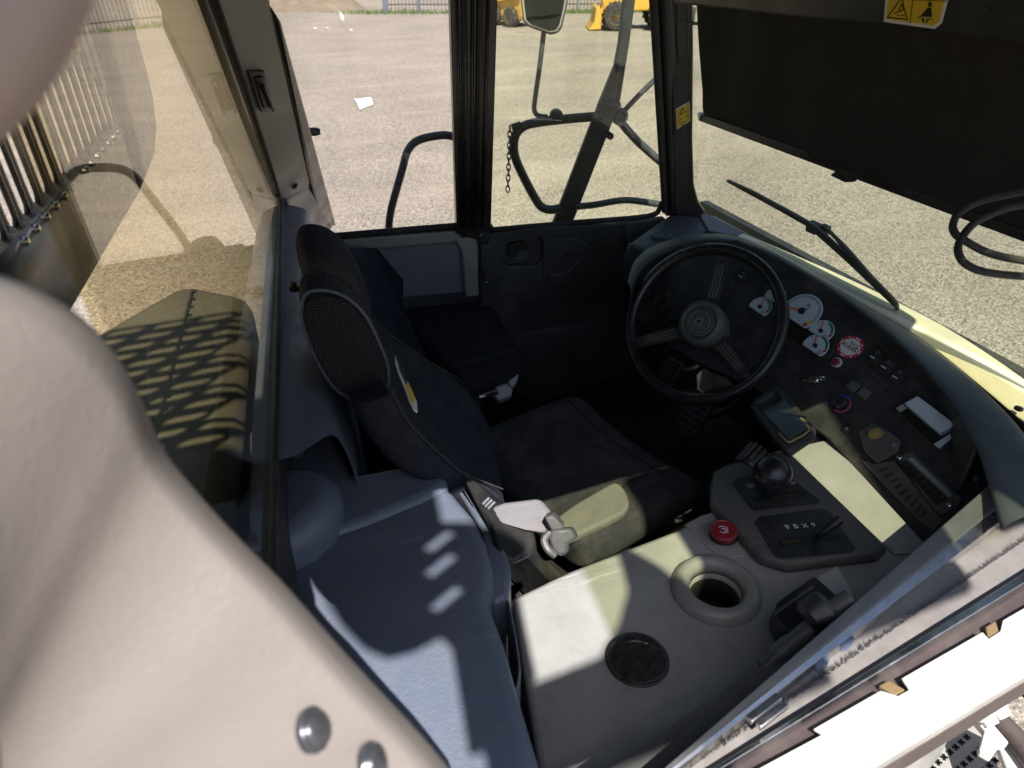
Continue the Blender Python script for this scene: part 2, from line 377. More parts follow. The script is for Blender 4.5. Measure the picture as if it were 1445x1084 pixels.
# loaders
def wheel(name, c, ax, r, w, parent):
    t = MB(); a = V(ax).normalized()
    t.lathe(c, a, [(r*.55,-w*.5),(r*.88,-w*.5),(r*.97,-w*.35),(r,0),(r*.97,w*.35),(r*.88,w*.5),(r*.55,w*.5)], TYRE, 36)
    x, y, _ = frame(a)
    for i in range(18):
        an = 2*math.pi*i/18; d = x*math.cos(an)+y*math.sin(an)
        t.box(V(c)+d*r*1.0+a*w*.2*(1 if i % 2 else -1), (d, a, d.cross(a)), (r*.05, w*.28, r*.06), TYRE)
    o = t.build(name, parent)
    h = MB().lathe(c, a, [(r*.5,-w*.42),(r*.56,-w*.52),(r*.56,w*.52),(r*.5,w*.42)], HUB, 28).lathe(V(c), a, [(r*.2,-w*.5),(r*.2,w*.5)], HUB, 16)
    h.build('rim', o); return o
def loader_frame(p, yaw): f = V((math.cos(yaw),math.sin(yaw),0)); return p, f, V((-f.y,f.x,0))
# skid steer
p0 = Z(738,37,-H)
sk = thing('skid_steer_loader', p0, 'yellow compact skid steer loader parked before the far fence', 'loader')
_, f, l = loader_frame(p0, math.radians(112))
c0 = p0+f*.62+l*.05+V((0,0,0))
def W(a, b, h): return c0+f*a+l*b+UP*h
for sa in (-.55,.55):
    for sb in (-.66,.66): wheel('wheel', W(sa,sb,.40), l, .40, .27, sk)
m = MB(); m.prism([W(-.95,-.5,.28),W(1.0,-.5,.28),W(1.05,-.5,.75),W(.9,-.5,1.0),W(-1.1,-.5,1.15),W(-1.15,-.5,.5)], l*1.0, YEL).build('body', sk, bevel=.04)
m = MB(); m.prism([W(-.65,-.45,1.0),W(.75,-.45,1.0),W(.6,-.45,2.0),W(-.55,-.45,2.0)], l*.9, BLKMET).build('cab_cage', sk, bevel=.04)
for sb in (-.62,.56):
    m = MB(); m.prism([W(-1.1,sb,1.2),W(-1.0,sb,1.55),W(.7,sb,1.15),W(1.35,sb,.45),W(1.28,sb,.28),W(1.15,sb,.35),W(.6,sb,.9),W(-.9,sb,1.2)], l*.08, YEL).build('lift_arm', sk, bevel=.02)
m = MB(); m.prism([W(1.3,-.8,.08),W(1.95,-.8,.05),W(1.5,-.8,.3),W(1.4,-.8,.6),W(1.3,-.8,.6)], l*1.6, YEL).build('bucket', sk, bevel=.02)
# wheel loader
p0 = Z(862,38,-H)
wl = thing('wheel_loader', p0, 'yellow wheel loader with bucket lowered, parked on the gravel by the fence', 'loader')
_, f, l = loader_frame(p0, math.radians(158)); l = -l
c0 = p0-l*0-f*0
c0 = p0 + l*.0
for sa, rr in ((0,.56),(-2.0,.62)):
    for sb in (0,-1.7): wheel('wheel', W(sa,sb,rr), l, rr, .45, wl)
m = MB(); m.prism([W(-3.0,-1.3,.75),W(.5,-1.3,.7),W(.6,-1.3,1.2),W(-.6,-1.3,1.5),W(-3.1,-1.3,1.7)], l*.95, YEL).build('body', wl, bevel=.06)
m = MB(); m.prism([W(-1.5,-1.35,1.4),W(-.1,-1.35,1.4),W(-.25,-1.35,2.9),W(-1.4,-1.35,2.9)], l*1.1, BLKMET).build('cab', wl, bevel=.06)
m = MB(); m.prism([W(.62,-1.75,.06),W(1.15,-1.75,.03),W(.92,-1.75,.35),W(.86,-1.75,.85),W(.75,-1.75,.95),W(.6,-1.75,.5)], l*1.9, YEL).build('bucket', wl, bevel=.03)
for sb in (-.55,-1.15): MB().prism([W(-.2,sb,1.4),W(.2,sb,1.5),W(.7,sb,.7),W(.68,sb,.5),W(.35,sb,.8)], l*-.1, YEL).build('lift_arm', wl, bevel=.02)
MB().box(W(-3.1,-.85,.55), (f,l,UP), (.25,.9,.35), RUB).build('counterweight', wl, bevel=.05)
# litter on the gravel
def litter(px, name, label, cat, mt, h=.012):
    rows = [[Z(u,v,-H+h+random.uniform(-.006,.03)) for u, v in r] for r in px]
    o = MB().grid(rows, mt).build(name, solid=.004, sub=1); return tag(o, label, cat)
litter([[(496,138),(504,139),(513,137),(525,136)],[(501,142),(508,144),(517,142),(527,141)],[(505,149),(508,151),(514,149),(528,146)],[(507,155),(509,156),(514,152),(528,148)]], 'paper_sheet', 'crumpled white paper sheet lying on the open gravel', 'litter', PAPER)
litter([[(471,0),(473,0)],[(475,10),(478,9)],[(479,20),(484,18)],[(480,31),(489,30)]], 'plastic_strip', 'long narrow strip of white plastic lying far off on the gravel', 'litter', PAPER)
litter([[(491,40),(499,40)],[(493,45),(499,45)]], 'cardboard_scrap', 'small tan cardboard scrap beside the white plastic strip', 'litter', mat('cardboard', (.62,.50,.30), .8))
for (u,v,s) in ((445,42,4),(462,41,3),(870,102,2.2),(815,100,1.2)):
    c = Z(u,v,-H); r = s*.02
    m = MB(); m.lathe(c, (0,0,1), [(r*.5,-.01),(r,.02*s*.4),(r*.8,.02*s),(r*.2,.025*s)], PAPER, 9, sx=1.5)
    tag(m.build('pale_stone'), {445:'largest pale stone half sunk in the far gravel',462:'smaller pale stone next to the largest one',870:'lone white stone seen under the mirror arm',815:'tiny white pebble left of the dark square post'}[u], 'stone')

# ================================================================== CAB SHELL
cab = thing('truck_cab', (.65,1.2,ZF), 'dump truck cab shell with black pillars, dark floor and grey painted wall', 'cab')
def wallpoly(pl, px, h=0): return [pl.at(u,v,h) for u, v in px]
# floor
fl = MB(); fl.prism([V((-.25,.2,ZF)),V((1.75,.6,ZF)),V((1.62,1.96,ZF)),V((.0,2.25,ZF))], UP*-.05, FLOORM).build('floor', cab)
# embossed tread of the floor mat
tm = MB()
for i in range(10):
    for j in range(12):
        x = .55+i*.085; y = .95+j*.085+(.042 if i % 2 else 0)
        tm.box((x,y,ZF+.002), ((.7,.7,0),(-.7,.7,0),UP), (.022,.006,.004), FLOORM)
tm.build('tread_texture', cab, bevel=.002)['kind'] = 'stuff'
for s_, (u,v), sz in (('MATERIAL',(828,497),.062),('HD',(762,515),.055)):
    letters('mat_lettering', s_, Z(u,v,ZF+.004), Z(u+20,v-7,ZF)-Z(u-20,v+7,ZF), Z(u,v-20,ZF)-Z(u,v+20,ZF), sz, mat('mat_text_'+s_.lower(), (.03,.03,.03), .5), cab, .004)
# left wall below the rear side window
IN = -LW.n
m = MB(); m.prism(wallpoly(LW, [(440,338),(650,322),(676,330),(676,440),(640,520),(440,520)]), LW.n*.02, GREYP)
m.build('side_panel', cab)
m = MB()
m.prism(wallpoly(LW, [(478,335),(648,322),(650,337),(478,352)]), IN*.028, GREYL)
m.prism(wallpoly(LW, [(640,333),(671,327),(674,412),(655,414),(650,350)]), IN*.035, GREYL)
m.build('panel_frame', cab, bevel=.006)
m = MB(); m.prism(wallpoly(LW, [(500,356),(646,342),(648,408),(510,420)]), IN*.006, GREYP); m.build('access_panel', cab, bevel=.003)
m = MB(); m.tube([LW.at(468,334,-.01), LW.at(560,326,-.01), LW.at(645,319,-.01)], .011, RUB, res=3); m.build('window_seal', cab)
# centre pillar
m = MB(); m.prism(wallpoly(LW, [(631,-40),(699,-40),(689,326),(672,332),(642,324)]), IN*.045, BLKMET)
for t, w in ((.18,.006),(.34,.01),(.52,.006),(.7,.012),(.86,.006)):
    a = LW.at(631+68*t,-40,-.045); b = LW.at(643+44*t,322,-.045); m.tube([a,b], w, BLKMET, res=1, seg=8)
m.prism(wallpoly(LW, [(652,320),(697,320),(702,560),(648,560)], .002), LW.n*.03, BLKMET)
m.build('centre_pillar', cab, bevel=.006)
# front left pillar
m = MB(); m.prism(wallpoly(LW, [(914,-40),(940,-40),(962,300),(934,300)], .01), IN*.04, BLKMET)
m.tube([LW.at(918,-40,-.03), LW.at(938,300,-.03)], .010, RUB, res=1, seg=8)
m.tube([LW.at(934,-40,-.035), LW.at(950,300,-.035)], .012, RUB, res=1, seg=8)
PF = Plane(LW.at(945,150,-.03), V((-.55,-.83,0)))
BP = mat('pillar_trim_black', (.030,.030,.030), .4, bump=.2, dust=.12)
m.prism([PF.at(u,v) for u,v in [(944,-40),(976,-40),(978,60),(977,200),(979,262),(985,285),(995,300),(975,315),(952,300)]], V((.55,.83,0))*.03, BP)
m.build('front_pillar', cab, bevel=.008)
m = MB(); m.prism([PF.at(u,v,.004) for u,v in [(953,-40),(972,-40),(973,78),(957,90),(954,60)]], V((.55,.83,0))*.006, BP); m.build('pillar_cover', cab, bevel=.003)
# rear left pillar
PR = Plane(A_, (C_-A_).cross(V((.62,.78,0))))
prn = PR.n if PR.n.dot(-A_) > 0 else -PR.n
m = MB(); m.prism([PR.at(u,v) for u,v in [(286,-40),(379,-40),(384,10),(398,70),(438,258),(434,268),(398,282),(393,282)]], -prn*.05, GREYL)
m.build('rear_pillar', cab, bevel=.008)
m = MB(); m.prism([PR.at(u,v)+prn*.004 for u,v in [(383,10),(396,30),(474,318),(455,320),(440,262)]], -prn*.03, BLKMET); m.build('pillar_edge', cab, bevel=.006)
m = MB(); m.tube([PR.at(284,-40)+prn*.006, PR.at(340,120)+prn*.006, PR.at(392,276)+prn*.006], .008, RUB, res=2, seg=8); m.build('glass_seal', cab)
m = MB(); lp = PR.at(366,126)
m.prism([PR.at(u,v)+prn*.001 for u,v in [(346,98),(369,97),(384,150),(380,155),(364,154)]], prn*.008, BLACK)
m.prism([PR.at(u,v)+prn*.009 for u,v in [(353,104),(366,103),(377,146),(366,148)]], prn*.004, INK)
m.prism([PR.at(u,v)+prn*.013 for u,v in [(360,112),(363,110),(380,145),(376,149)]], prn*.008, BLACK)
m.build('belt_guide', cab, bevel=.004)
m = MB(); m.prism([PR.at(u,v)+prn*.004 for u,v in [(398,280),(436,264),(470,318),(455,335),(402,300)]], -prn*.04, NAVY); m.build('pillar_foot', cab, bevel=.012)
MB().lathe(PR.at(414,261)+prn*.003, prn, [(.010,0),(.010,.006),(.004,.009)], BLACK, 16).build('screw', cab)
m = MB(); m.tube([LW.at(425,186,.02), LW.at(446,186,.03)], .012, STEEL, res=1); m.lathe(LW.at(446,186,.03), LD, [(.012,0),(.008,.012)], STEEL, 14); m.build('window_catch', cab)
# roof and header
HB = [(950,6),(1560,76)]
RH = Plane(WS.p-WS.n*.085, WS.n)
hdr = [RH.at(u,v) for u,v in HB]; m = MB()
m.prism([hdr[0],hdr[-1],hdr[-1]+V((-.10,0,.16)), hdr[0]+V((-.10,0,.16))], WS.n*.05, BP); m.build('roof_header', cab, bevel=.01)
m = MB()
m.prism([V((-.10,.33,-.012)),V((1.10,.36,-.012)),V((1.36,.50,.01)),V((1.34,1.95,.01)),V((.09,2.2,.02))], UP*.10, BP); m.build('roof', cab, bevel=.02)
# windscreen post on the right
m = MB(); m.prism([V((1.12,.47,-.80)),V((1.26,.51,-.80)),V((1.27,.56,-.80)),V((1.13,.52,-.80))], UP*.80, BLKMET); m.build('front_right_pillar', cab, bevel=.012)
# unseen plates added to shape the sun and shadow patches in the cab
SH = V((-.0845,-.600,.8655))                  # shifts the added plates clear of the cab, up towards the sun
m = MB(); m.box(V((.705,.12,-.02))+SH, (V((1,.02,0)),V((0,1,0)),UP), (.165,.04,.32), STEEL); m.build('shadow_panel', cab, bevel=.03, seg=3)
m = MB(); m.prism([V((x,-.12,z))+SH for x,z in [(.06,-.10),(.53,-.10),(.535,.05),(.50,.12),(.475,.16),(.445,.26),(.40,.36),(.385,.35),(.37,.22),(.33,.14),(.28,.075),(.06,.06)]], V((0,.03,0)), STEEL); m.build('shadow_bracket', cab, bevel=.008, seg=3)
m = MB()
def plate_tile(x0, z0, w_, h_, r_):
    O = lambda x, z: V((x+(z-.0)*.5, .345, z)); n = 5; pts = []; out = []
    cx, cz = x0+w_/2, z0+h_/2
    for i in range(4*n):
        a = 2*math.pi*(i+.5)/(4*n); hx = w_*.5-.012-r_; pts.append((cx+math.cos(a)*r_+(hx if math.cos(a) > 0 else -hx), cz+math.sin(a)*r_)); kq = max(abs(math.cos(a)), abs(math.sin(a))); out.append((cx+math.cos(a)/kq*w_/2, cz+math.sin(a)/kq*h_/2))
    K = len(pts); m.add([O(*p) for p in pts]+[O(*p) for p in out], [[i, i+K, (i+1) % K+K, (i+1) % K] for i in range(K)], STEEL)
for i in range(14):
    for j in range(32):
        x0 = -1.35+i*.09; z0 = -.75+j*.056
        if x0+.09+z0*.5+.03 < -.135: plate_tile(x0, z0, .09, .056, .014)
m.build('slot_light_grille', cab, solid=.004)  # added unseen grille; its slots throw light bars on the engine deck
m = MB(); m.box(V((1.095,.2,.12))+SH, (V((1,.02,0)),V((0,1,0)),UP), (.094,.02,.48), STEEL); m.build('shadow_panel', cab, bevel=.006)  # added unseen blocker that keeps the sun off the dash
pl_ = MB().prism([V((x,0,z))+SH for x,z in [(-.40,.80),(-.40,.36),(-.13,.34),(-.097,.312),(-.09,.26),(-.073,.195),(-.047,.13),(-.02,.092),(.013,.088),(.05,.10),(.062,.07),(.058,-.13),(.12,-.13),(.19,-.05),(.207,.27),(.19,.30),(.16,.345),(.085,.385),(.09,.80)]], V((0,-.006,0)), STEEL).build('slotted_shadow_plate', cab)  # added unseen plate; outline and slots shape the sun patches on the rear cover
# right side wall below the sill
m = MB(); m.prism([SL(-.2,-.06,ZF),SL(1.45,-.06,ZF),SL(1.45,-.06,-.83),SL(-.2,-.06,-.83)], SM*.05, CONSD); m.build('right_wall', cab)
m = MB(); m.prism([LW.p+LD*-.95+UP*(ZF-.02), LW.p+LD*.75+UP*(ZF-.02), LW.p+LD*.75+UP*-1.0, LW.p+LD*-.95+UP*-1.0], LW.n*.03, DASH); m.build('kick_panel', cab)
m = MB(); m.prism([V((1.50,.4,ZF-.02)),V((1.56,2.1,ZF-.02)),V((1.56,2.1,-.80)),V((1.50,.4,-.80))], V((.03,0,0)), DASH); m.build('firewall', cab)
# outer skin below the floor so that the cab stands on something
m = MB(); m.prism([V((-.1,.33,ZF-.05)),V((1.6,.7,ZF-.05)),V((1.5,1.95,ZF-.05)),V((.1,2.2,ZF-.05))], UP*-.5, RUB); m.build('chassis', cab)

# ---- rear wall trim below the rear glass
RB = [(398,290),(394,400),(391,520),(389,600),(388,652)]
rb = [RW.at(u,v) for u,v in RB]
rows = []
for i, p in enumerate(rb):
    q = V((RN.x,RN.y,0)).normalized(); sl = .066+.008*math.sin(i*1.3)
    lag = RD*(.13 if i == len(rb)-1 else .04 if i == len(rb)-2 else 0)
    rows.append([p-q*.03+UP*.004, p+UP*.004, p+q*.02+UP*.0, p+q*(sl)-UP*.012+lag*.4, p+q*(sl+.025)-UP*.05+lag, p+q*(sl+.05)-UP*.3+lag*1.3, p+q*(sl+.06)-UP*.85+lag*1.3])
rt = thing('rear_wall_trim', rb[2]-UP*.85, 'blue-grey moulded plastic trim below the rear glass behind the seats', 'wall trim')
MB().grid(rows, NAVY).build('moulding', rt, sub=2, smooth=80)
rwp = [RW.at(u,v,-.004) for u,v in [(400,290),(390,520),(385,830),(383,1000)]]
MB().prism([rwp[0],rwp[-1],rwp[-1]-UP*.9,rwp[0]-UP*.9], -RN*.03, DASH).build('rear_wall', cab)
for (u,v) in ((415,407),(417,637)):
    pb = Plane(rb[2]+UP*.003, (0.05,0,1)).at(u,v)
    MB().lathe(pb, (.05,0,1), [(.010,-.004),(.011,.003),(.007,.006),(.0065,.012),(.003,.013)], INK, 18).build('bolt', rt)
m = MB(); m.tube([RW.at(u,v,.004) for u,v in [(397,286)]+RB[1:]+[(385,830),(383,960)]], .0045, RUB, res=3, seg=8)
m.tube([RW.at(392,276,.004), RW.at(397,283,.004), RW.at(397.5,292,.004), RW.at(396,320,.004)], .006, RUB, res=3, seg=8)
m.build('glass_seal', rt)

# ---- glazing
def pane(name, pts, off, mt, label, cat, th=.005):
    pts = [V(p) for p in pts]; n = V(off).normalized()
    o = MB().prism(pts, n*th, mt).build(name); return tag(o, label, cat)
gq = [RW.at(u,v) for u,v in [(240,-140),(290,0),(395,285),(390,520),(385,830),(383,1000)]]
gq += [gq[-1]+RU*.75-RD*.1, gq[0]+RU*.06]
pane('rear_window', gq, -RN, G_REAR, 'tinted rear window pane mirroring the seats and yard', 'window')
pane('fixed_window', wallpoly(LW, [(368,-60),(634,-60),(645,322),(455,336),(425,240)], .012), LW.n, G_CLR, 'clear fixed side pane between the grey rear pillar and centre pillar', 'window')
wsq = [WS.at(u,v) for u,v in [(975,302),(1075,345),(1300,462),(1447,578)]]
wsq = [V((1.37,1.90,-.72)), V((1.385,1.3,-.745)), V((1.36,.62,-.745))]
wsq = [p-WS.n*((p-WS.p).dot(WS.n)) for p in wsq]
pane('windscreen', wsq+[wsq[2]+WSU*.75, wsq[0]+WSU*.75], WS.n, G_WS, 'wide tinted windscreen pane behind the pulled-down black sunshade', 'windscreen')
e1 = V((.295,-.20,.10))+SH; e2 = V((1.25,-.10,.10))+SH; gn = (e2-e1).cross(UP).normalized()
# rear guard of slotted steel outside the rear glass
GP = RW.off(-.2)
def G(t, h, o=0): return GP.p+RD*t+RU*h+RN*o
gd = thing('rear_guard', G(-1.0,-.1), 'black slotted steel guard plate fixed outside the rear window', 'window guard')
m = MB(); pit = .047; sw = .0125
def slot_tile(t0, h0, h1, o):
    """one tile of plate round a round-ended slot"""
    cx = t0+pit/2; pts = []; n = 6
    for i in range(n+1): a = math.pi*i/n; pts.append((cx+sw*math.cos(a), h1-.009-sw+sw*math.sin(a)))
    for i in range(n+1): a = math.pi+math.pi*i/n; pts.append((cx+sw*math.cos(a), h0+.009+sw+sw*math.sin(a)))
    outp = []
    for i, (x, y) in enumerate(pts):
        if i <= n:
            c_ = math.cos(math.pi*i/n); outp.append((t0+pit if i == 0 else t0 if i == n else cx+c_*pit/2*1.0, h1 if 0 < i < n else h1-.02))
        else:
            c_ = math.cos(math.pi+math.pi*(i-n-1)/n); outp.append((t0 if i == n+1 else t0+pit if i == 2*n+1 else cx+c_*pit/2, h0 if n+1 < i < 2*n+1 else h0+.02))
    K = len(pts); vs = [G(x,y,o) for x, y in pts]+[G(x,y,o) for x, y in outp]
    fs = [[i, i+K, (i+1) % K+K, (i+1) % K] for i in range(K)]
    a0 = len(vs); vs += [G(t0+pit,h1,o), G(t0,h1,o), G(t0,h0,o), G(t0+pit,h0,o)]
    fs += [[K, a0, K+1], [K+n-1, a0+1, K+n], [K+n+1, a0+2, K+n+2], [K+2*n, a0+3, K+2*n+1]]
    m.add(vs, fs, BLKMET)
pit = .0425; sw = .0115
for i in range(30):
    t0 = -.715-pit*(i+1); top = .508-(.0 if i > 1 else (.034 if i == 1 else .066))
    slot_tile(t0, .379, top, 0)
    if top < .508: m.add([G(t0,top,0),G(t0+pit,top,0),G(t0+pit,.508,0),G(t0,.508,0)], [[0,1,2,3]], BLKMET)
    if i > 4: slot_tile(t0, .508, .545+(.012 if i < 7 else .06), 0)
    h_ = .508 if i <= 4 else .545+(.012 if i < 7 else .06)
    m.add([G(t0,h_,0),G(t0+pit,h_,0),G(t0+pit,.95,0),G(t0,.95,0)], [[0,1,2,3]], BLKMET)
m.add([G(-.715,.26),G(-.715,.95),G(-.335,.95),G(-.335,.42),G(-.35,.36),G(-.40,.31),G(-.50,.275)], [[0,1,2,3,4,5,6]], BLKMET)
m.add([G(-2.0,.26),G(-.715,.26),G(-.715,.379),G(-2.0,.379)], [[0,1,2,3]], BLKMET)
bm_ = m.build('slotted_grille', gd, solid=.004)
for i in range(14):
    MB().lathe(G(-.715-pit*(i+.5), .372, .004), RN, [(.006,-.002),(.006,.004),(.003,.006)], CHROME, 10).build('rivet', gd)
# low engine deck behind the cab
m = MB(); m.prism([V((-1.6,-.3,-.70)),V((-.20,-.3,-.70)),V((-.12,.65,-.70)),V((-.01,1.64,-.70)),V((-.16,1.78,-.70)),V((-.36,1.54,-.70)),V((-1.6,1.0,-.70))], UP*-1.2, LEATH)
tag(m.build('engine_deck', bevel=.04), 'black engine cover standing behind the rear window', 'engine deck')

# ---- right window opening: sill track, added sun-tint pane, pale rear pillar
ws = thing('window_sill', SL(.7,.03,-.9), 'white and bare aluminium sliding window track along the near sill', 'window sill')
LN = {'a':(937,641,-.775),'b':(946,686,-.783),'c':(957,710,-.790),'d':(968,762,-.812),'e':(975,775,-.812),'f':(1005,808,-.80),'g':(1020,824,-.80),'h':(1051,858,-.806),'k':(1232,955,-.806)}
def E2(k, t, dz=0):
    u, v, z = LN[k]; p = Z(u,1084,z); q = Z(1445,v,z); return p+(q-p)*t+UP*dz
def strip(name, prof, mt, t0=-.45, t1=1.35, n=8, bevel=0):
    rows = [[E2(k,t0+(t1-t0)*i/n,dz) for k, dz in prof] for i in range(n+1)]
    return MB().grid(rows, mt, closed=True, caps=True).build(name, ws, bevel=bevel, smooth=40)
strip('inner_seal', [('a',-.10),('a',-.012),('a',-.003),('a',0),('b',0),('b',-.008),('b',-.10)], mat('seal_grey', (.085,.085,.088), .35, dust=.2), bevel=.002)
strip('inner_rail', [('b',-.10),('b',-.004),('c',.0),('c',-.006),('c',-.10)], ALU)
strip('channel', [('c',-.10),('c',-.020),('d',-.002),('e',-.002),('f',-.022),('f',-.10)], mat('channel_dusty_metal', (.24,.22,.21), .5, metal=.2, dust=.4, vscale=25))
strip('outer_rail', [('f',-.06),('f',.0),('g',.002),('g',-.06)], ALU, bevel=.0015)
strip('lower_step', [('g',-.06),('g',-.020),('k',-.016),('k',-.06)], BROWN)
notch = [(-.02,.20),(.44,.50),(.83,.90)]
pts = [E2('h',-.45)]
for a, b in notch:
    for t, o in ((a-.008,0),(a+.008,1),(b-.008,1),(b+.008,0)):
        p = E2('h',t); q = E2('k',t); pts.append(p+(q-p).normalized()*.016*o)
pts += [E2('h',1.35), E2('k',1.35), E2('k',-.45)]
MB().prism(pts, UP*-.004, WHITEP).build('notched_plate', ws, bevel=.0012)
strip('outer_flange', [('k',-.001),('k',-.004),('k',-.02)], WHITEP)
for a, b in notch[1:]:
    p = E2('h',a+.012,-.012); q = E2('h',b-.012,-.012); d = (E2('k',a)-E2('h',a)).normalized()
    MB().prism([p-d*.008,q-d*.008,q+d*.013,p+d*.013], UP*.008, OCHRE).build('foam_pad', ws, bevel=.002)
m = MB()
for i in range(1100):
    t = -.1+1.4*i/1100; p = E2('d',t,-.002); hh = random.uniform(.008,.016); d = (E2('e',t)-E2('d',t)).normalized(); w = (E2('d',t+.01)-E2('d',t)).normalized()*.0011
    p = p+d*random.uniform(-.003,.003); m.add([p-w, p+w, p+UP*hh+d*random.uniform(-.002,.006)+w*random.uniform(-3,3)], [[0,1,2]], BRUSH)
m.build('brush_strip', ws)
for u, v in ((1160,931),(1195,903)):
    p = Z(u,v,-.797); sd = (E2('c',.6)-E2('c',.3)).normalized(); sm_ = V((sd.y,-sd.x,0)); SLO = mat('slot_sky_blue', (.20,.25,.36), .25)  # sky reflection put into the slot as a blue colour
    m = MB(); m.prism([p+sd*(.0085*math.cos(t)+(.004 if math.cos(t) > 0 else -.004))+sm_*.0065*math.sin(t) for t in [2*math.pi*k/20 for k in range(20)]], UP*-.012, SLO)
    m.build('drain_slot', ws)
m = MB(); sd = (E2('c',.6)-E2('c',.3)).normalized(); sm_ = V((sd.y,-sd.x,0))
m.box(Z(1078,1000,-.792), (sd,sm_,UP), (.028,.005,.004), ALU).box(Z(1090,1010,-.792), (sd,sm_,UP), (.026,.004,.004), ALU); m.build('stop_block', ws, bevel=.0015)
MB().prism([e1,e2,e2+UP*.72,e1+UP*.72], gn*.005, G_SUNTINT).build('sun_tint_pane', cab)  # added unseen pane that tints the sun patches green
m = MB()
for gx in (-.35, .9): m.tube([V((gx,.6,.1)), V((gx,.0,.7)), V((gx-.05,-.6,1.62))], .025, STEEL, res=3)
m.tube([V((-.48,-.62,1.55)), V((1.2,-.42,1.60))], .02, STEEL, res=1)
m.build('shadow_plate_frame', cab)  # tubes that only carry the added shadow plates
# boarding step and catch outside
st = thing('boarding_step', V((1.25,.36,-1.5)), 'grey perforated step plate with catch below the near window', 'step')
sp = [Z(u,v,-1.45) for u, v in [(1255,1075),(1330,1010),(1368,985),(1400,1065),(1425,1110),(1290,1140)]]
m = MB(); m.prism(sp, UP*-.01, mat('step_galvanised', (.45,.44,.42), .5, metal=.3, dust=.2)); m.build('tread_plate', st, bevel=.003)
m = MB()
ax_ = (Z(1346,1034,-1.45)-Z(1300,1074,-1.45)).normalized(); ay_ = V((ax_.y,-ax_.x,0))
for i in range(7):
    for j in range(5):
        p = Z(1303,1072,-1.448)+ax_*i*.021+ay_*(j*.030-.01)
        for sg in (1,-1): m.box(p, (ax_*sg+ay_*.8, ay_*sg-ax_*.8, UP), (.007,.0022,.001), INK)
m.build('grip_pattern', st)
m = MB()
m.tube([Z(1392,968,-1.2), Z(1425,955,-1.2), Z(1470,965,-1.2)], .018, CHROME)
m.tube([Z(1385,985,-1.3), Z(1400,1008,-1.3), Z(1440,1050,-1.3), Z(1470,1090,-1.3)], .022, BROWN)
m.build('catch_bar', st)
for (a,b,c_,d) in ((1392,990,1418,1012),(1376,1000,1400,1024)):
    m = MB(); p = Z(a,b,-1.22); q = Z(c_,d,-1.22); m.tube([p,(p+q)/2+UP*.006,q], [.016,.020,.014], WHITEP, res=4); m.lathe(p+UP*.014, UP, [(.005,0),(.005,.006)], CHROME, 12); m.build('clamp', st)
m = MB(); m.prism([Z(u,v,-1.25) for u, v in [(1368,1005),(1384,1000),(1425,1048),(1410,1052),(1400,1068),(1382,1058),(1390,1030)]], UP*-.02, WHITEP); m.build('latch_plate', st, bevel=.004)
m = MB(); m.prism([Z(u,v,-1.32) for u, v in [(1408,1050),(1440,1030),(1500,1060),(1500,1140),(1440,1130)]], UP*-.02, WHITEP); m.build('side_plate', st, bevel=.006)

# pale pillar close to the lens
PX = [(720,1215),(640,1118),(590,1052),(540,1000),(490,946),(440,890),(390,832),(340,783),(300,742),(255,690),(222,650),(205,610),(190,572),(165,525),(125,475),(70,432),(0,405),(-80,385),(-170,372)]
PD = [.42,.41,.40,.39,.385,.38,.37,.365,.36,.35,.34,.33,.32,.31,.295,.28,.265,.25,.24]
AN = (-260,1500)
def depthf(t):
    K = [(-.03,.07),(0,.0),(.02,-.022),(.06,-.036),(.15,-.056),(.30,-.075),(.42,-.084),(.47,-.085),(.53,-.082),(.62,-.070),(.8,-.04),(1,0)]
    for (a,x),(b,y) in zip(K, K[1:]):
        if t <= b: return x+(y-x)*(t-a)/(b-a)
    return 0
TS = (-.025,0,.008,.02,.04,.08,.15,.24,.34,.42,.47,.51,.56,.64,.75,.88,1)
rows = []
TR = [.03,.035,.06,.09,.12,.15,.18,.21,.24,.27,.29,.31,.34,.38,.42,.46,.50,.50,.50]
for (u,v), d, tr in zip(PX, PD, TR):
    row = []
    for t in TS:
        q = t
        row.append(D(u+(AN[0]-u)*q, v+(AN[1]-v)*q, d*(1+depthf(t)*1.3)))
    for t, k in ((1,1.22),(.75,1.24),(.45,1.22),(.2,1.18),(.06,1.13),(.005,1.085)): row.append(D(u+(AN[0]-u)*t, v+(AN[1]-v)*t, d*k))
    rows.append(row)
pp = thing('window_pillar', V((-.1,.2,-.85)), 'pale grained trim of the near rear pillar, bolted, filling the corner', 'pillar trim')
MB().grid(rows, PALE, closed=True, caps=True).build('moulding', pp, sub=2, smooth=80)
def pil(u, v, d, n): return D(u,v,d), n
bp = D(441,1030,.352); bn = (D(462,1024,.352)-bp).normalized()*.95+(-D(441,1030,1)).normalized()*.2
BOLT = mat('dull_bolt', (.085,.09,.105), .34, metal=.5, dust=.2, vscale=60)
MB().lathe(bp, bn, [(.0105,-.003),(.0112,.0005),(.0106,.0016),(.0090,.002),(.0080,.0042),(.0062,.0054),(.003,.0058)], BOLT, 28).build('bolt', pp)
bp2 = D(525,1078,.372)
MB().lathe(bp2, bn, [(.0105,-.003),(.0112,.0005),(.0105,.002),(.009,.0045),(.004,.006)], BOLT, 28).build('bolt', pp)
UX = [(-90,205),(-25,165),(12,128),(42,86),(66,42),(86,-6),(104,-60),(120,-130)]
rows = [[D(u+(-320-u)*t, v+(-160-v)*t, (.16)*(1+k)) for t, k in ((-.04,.35),(0,.05),(.04,-.02),(.12,-.06),(.3,-.1),(.6,-.1),(1,-.05))] for u, v in UX]
MB().grid(rows, mat('pale_trim_pink', (.34,.27,.25), .6, bump=.3, bscale=120, kind='leather')).build('upper_edge', pp, sub=2, solid=.012, smooth=80)
